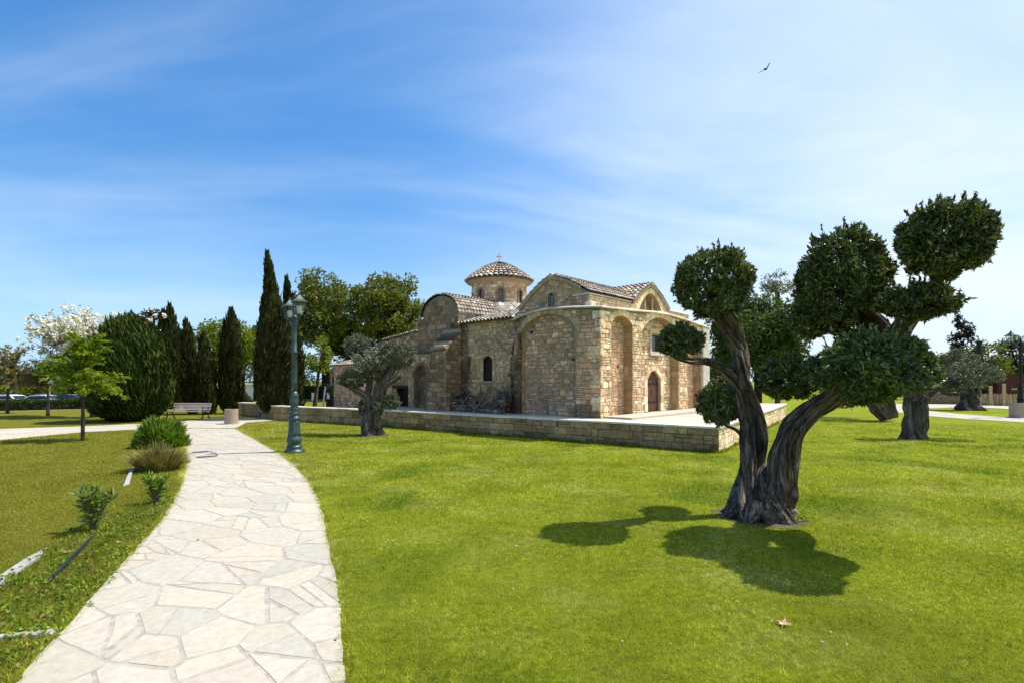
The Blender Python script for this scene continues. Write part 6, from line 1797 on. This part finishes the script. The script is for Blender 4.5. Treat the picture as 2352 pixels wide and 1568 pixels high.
# ================================================================ PLANTING STRIP
def tuft(name, label, base, n, rad, hgt, ln, wd, mat, seed, cat, droop=.5, ry=1.0, segs=4):
    """clump of strap leaves arching out of the ground"""
    t = thing(name, label, cat, base)
    rng = np.random.default_rng(seed); b_ = np.array(base[:])
    a = rng.random(n) * 6.283; q = np.sqrt(rng.random(n))
    root = np.stack([np.cos(a) * rad * .62 * q, np.sin(a) * rad * .62 * ry * q, np.zeros(n)], axis=1) + b_
    a2 = a + .5 * rng.normal(size=n)
    out = np.stack([np.cos(a2), np.sin(a2), np.zeros(n)], axis=1)
    tilt = q * (.25 + .45 * rng.random(n))
    L = hgt * (.55 + .6 * rng.random(n)) * (1.05 - .32 * q)
    V = []; S = np.stack([-np.sin(a2 + rng.normal(size=n) * .6), np.cos(a2 + rng.normal(size=n) * .6), np.zeros(n)], axis=1)
    for k in range(segs + 1):
        tt = k / segs
        p = root + out * (L * tilt * (tt + droop * tt * tt))[:, None] + np.array([0, 0, 1.0]) * (L * (tt * (1 - .35 * tilt) - droop * tilt * tt ** 3 * .6))[:, None]
        w = wd * (1 - .9 * tt ** 2) * (.7 + .3 * min(1, tt * 4)) * .5
        V.append(p - S * w); V.append(p + S * w)
    V = np.stack(V, axis=1); K = 2 * (segs + 1)
    F = np.concatenate([np.arange(n)[:, None] * K + np.array([[2 * k, 2 * k + 1, 2 * k + 3, 2 * k + 2]]) for k in range(segs)])
    mesh_obj('foliage', V.reshape(-1, 3), F, M[mat], t)
    mb = MB(); mb.lathe(base, [(rad * .5, -.03), (rad * .42, .05), (rad * .1, .09)], 12); mb.build('root_crown', M['soil'], t)
    return t
ag = G(369, 1026)
t = thing('leafy_shrub', 'rounded bright green strap-leaved shrub by the path bend', 'shrub', ag)
rng = np.random.default_rng(501); n_ = 3600
d_ = unit(rng.normal(size=(n_, 3)) * np.array([1, 1, .9])); d_[:, 2] = np.abs(d_[:, 2]) * 1.0 - .12 * rng.random(n_)
fl_ = lumps(rng, 8, 4.0)
P = np.array(ag[:]) + d_ * np.array([.70, .62, .92]) * ((1 + .10 * fl_(d_)) * (1.08 - .50 * rng.random(n_) ** 1.2))[:, None]; P[:, 2] = np.maximum(P[:, 2], .03)
D = unit(d_ * np.array([.9, .9, .5]) + .38 * rng.normal(size=(n_, 3)) + np.array([0, 0, .75]))
V, F = leaves(P, D, .34, .050, rng); mesh_obj('foliage', V, F, M['strap_leaf'], t)
mb = MB(); mb.lathe(ag, [(.35, -.03), (.42, .1), (.40, .35), (.22, .55), (.05, .6)], 14); mb.build('stem', M['soil'], t)
tuft('dry_grass_clump', 'dry brownish grass clump in front of the green strap-leaved one', G(364, 1078), 1300, .66, .74, .5, .021, 'dry_leaf', 502, 'plant', .7, .9)
tuft('dry_grass_clump', 'little grey-green tuft spilling onto the path edge', G(424, 1064), 160, .16, .22, .2, .012, 'sprout_leaf', 503, 'plant', .6)
def shrublet(label, base, h, stems, seed, mat, ll, lw, name='oleander_sprout', spread=.33):
    t = thing(name, label, 'shrub', base, 'young shrubs in the planting strip')
    rng = np.random.default_rng(seed); r_ = random.Random(seed); mb = MB(); parts = []
    for i in range(stems):
        a = r_.random() * 6.283; q = r_.uniform(.15, 1.0); hh = h * r_.uniform(.6, 1.0)
        e = base + Vector((math.cos(a) * spread * q * h * 1.4, math.sin(a) * spread * q * h, hh))
        P, R = smooth_path([base + Vector((math.cos(a) * .02, math.sin(a) * .02, -.02)), base.lerp(e, .5) + Vector((0, 0, .06)), e], [.014, .009, .006], .05)
        mb.tube(P, R, 6, (.3, .3, .3)); mb.bk += [(0, 0, 0)] * (len(mb.v) - len(mb.bk))
        for j in range(int(len(P) * .30), len(P)):
            m_ = 3 if j < len(P) - 3 else 8
            p = np.array(P[j][:]); d = unit(rng.normal(size=(m_, 3)) * np.array([1, 1, .5]) + np.array([0, 0, .55 if m_ == 3 else 1.1]))
            parts.append(leaves(p + d * ll * .45, d, ll, lw, rng))
    mb.build('stem', M['bark'], t); V, F = join(parts); mesh_obj('foliage', V, F, M[mat], t)
shrublet('grey-green young shrub with upright leaf rosettes at the start of the black hose', G(214, 1220), .64, 12, 511, 'sprout_leaf', .17, .042)
shrublet('small yellow-green shrub midway along the planting strip', G(357, 1158), .50, 12, 512, 'strap_leaf', .16, .022)
BARE = []
def soil_patch(c, r, seed):
    ps = [Vector((c.x + math.cos(a) * r * (1 + .3 * noise.noise(Vector((math.cos(a) * 1.5, math.sin(a) * 1.5, seed)))), c.y + math.sin(a) * r * .9 * (1 + .3 * noise.noise(Vector((math.cos(a) * 1.5, math.sin(a) * 1.5, seed + 4)))), .006)) for a in np.linspace(0, 6.283, 40, endpoint=False)]
    mb = MB(); mb.add(ps, [list(range(40))]); tag(mb.build('bare_soil', M['soil']), kind='structure')
    BARE.append([Vector((c.x, c.y, 0)).lerp(p, .9) for p in ps])
soil_patch(Vector((z5(525, 1440, 8.27).x, 8.28, 0)), .72, 3)
soil_patch(B1, .8, 6)
def slab(name, label, pts, z0, z1, mat, cat, group=None, col=(.34, .34, .325)):
    ps = [G(*p) for p in pts]; c_ = sum(ps, Vector()) / len(ps)
    mb = MB(); n = len(ps); rr_ = random.Random(3)
    top = [p.lerp(c_, .03) for p in ps]
    vs = [p + UZ * z0 for p in ps] + [p + UZ * (z1 - .008) for p in ps] + [p + UZ * z1 for p in top]
    BARE.append(ps)
    mb.add(vs, [[k * n + i, k * n + (i + 1) % n, (k + 1) * n + (i + 1) % n, (k + 1) * n + i] for k in range(2) for i in range(n)] + [[2 * n + i for i in range(n)]], col)
    o = mb.build(name, M[mat], origin=c_); tag(o, label, cat, group); return o
eg = 'white edging strips of the planting bed'
slab('edging_strip', 'long white edging strip at the left border, near the black hose', [(-60, 1392), (-60, 1370), (0, 1326), (60, 1286), (108, 1262), (104, 1274), (50, 1312), (0, 1350)], -.02, .035, 'clean_stone', 'edging', eg)
slab('edging_strip', 'short white edging strip by the dry grass clump', [(283, 1118), (292, 1096), (303, 1074), (309, 1072), (302, 1094), (297, 1112)], -.02, .035, 'clean_stone', 'edging', eg)
slab('edging_strip', 'nearest white edging piece pointing at the path', [(-40, 1468), (0, 1463), (60, 1456), (128, 1450), (118, 1462), (60, 1466), (0, 1471), (-40, 1480)], -.02, .03, 'clean_stone', 'edging', eg)
P, R = smooth_path([G(112, 1334, .03), G(140, 1305, .06), (G(176, 1268, .07)), G(200, 1244, .06), G(222, 1224, .02)], [.02] * 5, .05)
mb = MB(); mb.tube(P, R, 8); tag(mb.build('hose', plain_mat('black_rubber', (.012, .014, .02), .5), origin=G(170, 1270), smooth=True), 'black irrigation hose lying in the planting strip', 'hose')
# fallen leaves and scraps
def maple(label, pos, r, col, rot, seed, group=None, name='fallen_leaf'):
    rr_ = random.Random(seed); n = 20; pts = []
    for i in range(n):
        a = 2 * math.pi * i / n; k = (1.0 if i % 4 == 0 else (.5 if i % 2 == 0 else .62)) * (1 - .25 * abs(math.sin(a / 2))) * rr_.uniform(.88, 1.1)
        pts.append(Vector((math.cos(a + rot) * r * k, math.sin(a + rot) * r * k, .012 + .25 * r * k * abs(math.sin(a * 1.5 + seed)))))
    mb = MB(); p = Vector(pos)
    mb.add([p + UZ * .02] + [p + UZ * .012 + q for q in pts], [(0, 1 + i, 1 + (i + 1) % n) for i in range(n)], col)
    st = Vector((math.cos(rot + 3.14), math.sin(rot + 3.14), .1)); mb.tube([p + UZ * .02, p + UZ * .015 + st * r * 1.1], .003, 4, col)
    tag(mb.build(name, M['leaf_litter'], origin=p), label, 'leaf', group)
M['leaf_litter'] = attr_mat('leaf_litter', .8, 20, .3, .2)
maple('large brown maple leaf beside the black hose', G(152, 1272), .085, (.42, .24, .16), .6, 1)
maple('brown maple leaf lying alone on the lawn in the lower right', G(1800, 1437), .075, (.46, .31, .20), .9, 2)
maple('small red leaf near the bottom left corner', G(70, 1486), .035, (.55, .06, .02), .3, 3)
lit = random.Random(77)
for i, (x, y, r, c, lb) in enumerate(((1186, 1256, .016, (.7, .68, .62), 'tiny white scrap in the middle of the lawn'), (1977, 1019, .05, (.66, .62, .55), 'pale scrap on the grass left of the grey olive'), (271, 1247, .02, (.7, .7, .68), 'white scrap beside the young shrub'),
                                      (1908, 1456, .012, (.65, .62, .5), 'tiny pale petal right of the maple leaf on the lawn'), (1512, 1282, .012, (.6, .55, .4), 'tiny pale petal beside the shadow of the big olive'),
                                      (436, 1020, .045, (.10, .07, .05), 'dark curled leaf on the path beside the green clump'), (771, 1474, .014, (.04, .03, .03), 'small dark pebble on the near right edge of the path'),
                                      (455, 1242, .02, (.16, .11, .08), 'brown leaf crumb on the path, left of centre'), (180, 1222, .03, (.40, .16, .07), 'reddish leaf at the foot of the young shrub'),
                                      (235, 1246, .028, (.45, .26, .16), 'tan leaf between hose and path'), (246, 1192, .03, (.48, .26, .2), 'pinkish leaf right of the young shrub'), (282, 1204, .03, (.5, .33, .25), 'pale pink leaf in the weeds left of the path'),
                                      (330, 1098, .05, (.52, .26, .14), 'orange-brown dry leaf below the dry grass clump'))):
    maple(lb, G(x, y), r * 1.3, c, i * 1.1, i + 10, 'fallen leaves and scraps')

pr = random.Random(5)
for i in range(12):
    maple('tiny white petal fallen on the open lawn', G(pr.uniform(1150, 2150), pr.uniform(1230, 1500)), .013, (.70, .68, .62), i * 1.3, i + 60, 'white petals scattered on the lawn', 'petal')
# bird
bp = A(1757, 158, 26); k_ = .66 * 26 / 1176 / (2335 / 70 * 1.0884)
def bq(x, y, d): return bp + Vector(((x - 1090) * k_, d, -(y - 820) * k_))
mb = MB()
P, R = smooth_path([bq(1330, 960, -.04), bq(1240, 930, 0), bq(1160, 880, .02), bq(1080, 850, .02), bq(960, 820, .03)], [.012, .045, .055, .045, .012], .02)
mb.tube(P, R, 10, (.10, .05, .05))
for pts in ([bq(1290, 870, 0), bq(1150, 900, .02), bq(1230, 780, -.12), bq(1310, 720, -.2), bq(1250, 600, -.34), bq(1300, 600, -.36)],):
    th = Vector((0.01, 0, -.006))
    wv = [bq(1310, 880, -.02), bq(1200, 860, .0), bq(1225, 760, -.12), bq(1235, 690, -.22), bq(1250, 600, -.34), bq(1300, 610, -.34), bq(1325, 740, -.18)]
    mb.add(wv + [w + th for w in wv], [list(range(7)), [7 + i for i in range(7)][::-1]] + [[i, (i + 1) % 7, 7 + (i + 1) % 7, 7 + i] for i in range(7)], (.015, .018, .03))
    wv = [bq(1240, 820, .02), bq(1060, 810, .10), bq(900, 785, .25), bq(740, 775, .42), bq(860, 830, .30), bq(1000, 870, .12), bq(1180, 900, .03)]
    mb.add(wv + [w + th for w in wv], [list(range(7)), [7 + i for i in range(7)][::-1]] + [[i, (i + 1) % 7, 7 + (i + 1) % 7, 7 + i] for i in range(7)], (.03, .018, .025))
tag(mb.build('bird', M['leaf_litter'], origin=bp), 'small dark bird gliding high in the sky', 'bird')
# bare twigs at the foot of the big olive
mb = MB()
for pts in (([1398, 690], [1450, 620], [1530, 545], [1600, 440]), ([1250, 1260], [1300, 1140], [1360, 1060], [1415, 945]), ([1270, 1190], [1190, 1270], [1110, 1330])):
    P = [A((1780 + x / 7.127) / 1.0884, (1100 + y / 7.127) / 1.0884, 8.2) for x, y in pts]
    mb.tube(P, [.008] * (len(P) - 1) + [.003], 5); mb.bk += [(0, 0, 0)] * (len(mb.v) - len(mb.bk))
tw = [o for o in bpy.data.objects if o.name == 'olive_tree'][0]
mb.build('twig', M['bark'], tw)

# ================================================================ GRASS
def in_poly(X, Y, poly):
    c_ = np.zeros(len(X), bool); n = len(poly)
    for i in range(n):
        x0, y0, x1, y1 = poly[i][0], poly[i][1], poly[(i + 1) % n][0], poly[(i + 1) % n][1]
        if y0 == y1: continue
        c_ ^= ((y0 > Y) != (y1 > Y)) & (X < (x1 - x0) * (Y - y0) / (y1 - y0) + x0)
    return c_
def shrink(Ls, Rs, m_):
    a_, b_ = [], []
    for l, r in zip(Ls, Rs):
        d = (r - l).normalized() * m_; a_.append(l + d); b_.append(r - d)
    return a_ + b_[::-1]
BLOCK = [shrink(PL, PR, .055), shrink(CL, CU, .05), [K0, R1, R2, Vector((12, 40, 0)), Vector((-20, 40, 0)), K3, K2, K1]]
strip_poly = [G(-60, 1400), G(0, 1338), G(108, 1264), G(200, 1185), G(285, 1112), G(308, 1074), G(318, 1030), G(424, 1000), G(424, 1060), G(415, 1110), G(372, 1190), G(302, 1270), G(192, 1390), G(100, 1490), G(30, 1568), G(-80, 1700), G(-400, 1700)]
def grass_mesh(name, X, Y, H, W, mat, rng, lean=.6, kind='stuff'):
    n = len(X); a = rng.random(n) * 6.283
    ex = np.stack([np.cos(a), np.sin(a), np.zeros(n)], axis=1)
    b = np.stack([X, Y, np.zeros(n)], axis=1)
    ld = rng.normal(size=(n, 3)) * np.array([1, 1, 0]) * lean
    tip = b + (np.array([0, 0, 1.0]) + ld) * H[:, None]
    V = np.stack([b - ex * W[:, None] / 2, b + ex * W[:, None] / 2, tip], axis=1).reshape(-1, 3)
    o = mesh_obj(name, V, np.arange(3 * n).reshape(n, 3), mat); tag(o, kind=kind); return o
rng = np.random.default_rng(900)
n = 1000000
r = np.exp(rng.uniform(math.log(3.2), math.log(34), n)); th = rng.uniform(math.radians(-56), math.radians(58), n)
X, Y = r * np.sin(th), r * np.cos(th)
for q_ in BARE: BLOCK.append(q_)
ok = ~np.any([in_poly(X, Y, q_) for q_ in BLOCK], axis=0) & (Y > 2.9) & (np.abs(X) < Y * 1.55)
X, Y, r = X[ok], Y[ok], r[ok]
clump = np.sin(X * 1.7 + 2 * np.sin(Y * .9)) * np.sin(Y * 1.3 + 1.5 * np.sin(X * .7))
H = (.019 + .009 * rng.random(len(X)) + .005 * clump) * np.clip(r / 7, .8, 1.7); W = .0037 * np.clip(r / 4.5, .9, 5.5)
west = X < -.18 * Y - .9 - 1.2 * np.clip((Y - 8) / 8, 0, 1) * 0
left = X < np.interp(Y, [p.y for p in PL], [p.x for p in PL])
grass_mesh('grass', X[~left], Y[~left], H[~left], W[~left], M['blade'], rng)
M['blade_vignetted'] = leaf_mat('vignetted_turf_blade', [(0.12, 0.14, 0.010), (0.185, 0.20, 0.014), (0.25, 0.245, 0.028), (0.34, 0.30, 0.07)], .32, .65, .12, .3, .8)
grass_mesh('west_grass', X[left], Y[left], H[left] * .8, W[left], M['blade_vignetted'], rng)  # left lawn blades are darker too, the vignette put into their colour
# longer rough grass and weeds in the planting strip
m_ = 90000
X = rng.uniform(-6.5, 0, m_ * 2); Y = rng.uniform(2.9, 20, m_ * 2)
ok = in_poly(X, Y, strip_poly) & ~np.any([in_poly(X, Y, q_) for q_ in BARE], axis=0); X, Y = X[ok], Y[ok]
M['blade_rough'] = leaf_mat('rough_grass_blade', [(0.07, 0.11, 0.008), (0.13, 0.175, 0.010), (0.20, 0.235, 0.018), (0.28, 0.26, 0.06)], .3, .6, .2, .4, 1.5)
grass_mesh('rough_grass', X, Y, .05 + .05 * rng.random(len(X)), .006 * np.clip(Y / 6, 1, 2.5), M['blade_rough'], rng, 1.0)
cx_ = rng.uniform(-6.5, 0, 900); cy_ = rng.uniform(2.9, 13, 900); ok = in_poly(cx_, cy_, strip_poly); cx_, cy_ = cx_[ok][:420], cy_[ok][:420]
P = np.concatenate([np.stack([x + .07 * rng.normal(size=26), y + .07 * rng.normal(size=26), .03 + .03 * rng.random(26)], axis=1) for x, y in zip(cx_, cy_)])
V, F = leaves(P, unit(rng.normal(size=P.shape) + np.array([0, 0, .5])), .05, .026, rng)
tag(mesh_obj('weeds', V, F, M['weed_leaf']), kind='stuff')
P = np.stack([4.45 + .16 * rng.normal(size=420), 8.15 + .12 * rng.normal(size=420), .05 + .05 * rng.random(420)], axis=1)
V, F = leaves(P, unit(rng.normal(size=P.shape) + np.array([0, 0, .7])), .05, .022, rng)
tag(mesh_obj('clover', V, F, M['fresh_leaf']), kind='stuff')

# dead leaves and mulch scattered through the planting strip
lx, ly = rng.uniform(-6.5, 0, 6000), rng.uniform(2.9, 17, 6000); ok = in_poly(lx, ly, strip_poly); lx, ly = lx[ok][:330], ly[ok][:330]
P = np.stack([lx, ly, .045 + .04 * rng.random(len(lx))], axis=1)
V, F = leaves(P, unit(rng.normal(size=P.shape) * np.array([1, 1, .35])), .042, .026, rng)
M['mulch'] = leaf_mat('dead_leaf', [(.06, .035, .02), (.13, .075, .04), (.24, .14, .08), (.17, .15, .04)], .1, .8, .1)
tag(mesh_obj('leaf_litter', V, F, M['mulch']), kind='stuff')

# longer, weedier grass along the foot of the walls
sx_, sy_, hh_ = [], [], []
for P_, Q_, n_ in ((K0, K1, 5200), (K1, K2, 1500), (K0, R1, 3000)):
    t_ = rng.random(n_); d_ = (Q_ - P_).normalized(); nn_ = Vector((d_.y, -d_.x, 0))
    if nn_.y > 0: nn_ = -nn_
    if Q_ is R1: nn_ = Vector((d_.y, -d_.x, 0))
    o_ = np.abs(rng.normal(size=n_)) * .07
    sx_.append(P_.x + (Q_.x - P_.x) * t_ + nn_.x * o_); sy_.append(P_.y + (Q_.y - P_.y) * t_ + nn_.y * o_)
    hh_.append((.05 + .09 * rng.random(n_)) * (.6 + .6 * (np.sin(t_ * 61) * np.sin(t_ * 23 + 1) > .1)))
grass_mesh('wall_foot_grass', np.concatenate(sx_), np.concatenate(sy_), np.concatenate(hh_), np.full(sum(map(len, sx_)), .022), M['blade_rough'], rng, .5)
# ragged edge grass hanging over the path
ex_, ey_ = [], []
for Ls in (PL, PR):
    for a_, b_ in zip(Ls[:-1], Ls[1:]):
        n_ = int(260 * (b_ - a_).length); t_ = rng.random(n_); d_ = (b_ - a_).normalized()
        off = rng.normal(size=n_) * .035 * (1 if Ls is PR else -1) + (.01 if Ls is PR else -.01)
        ex_.append(a_.x + (b_.x - a_.x) * t_ + d_.y * off); ey_.append(a_.y + (b_.y - a_.y) * t_ - d_.x * off)
ex_, ey_ = np.concatenate(ex_), np.concatenate(ey_)
grass_mesh('path_edge_grass', ex_, ey_, .045 + .035 * rng.random(len(ex_)), np.clip(.0035 * ey_ / 4, .005, .02), M['blade'], rng, 1.0)
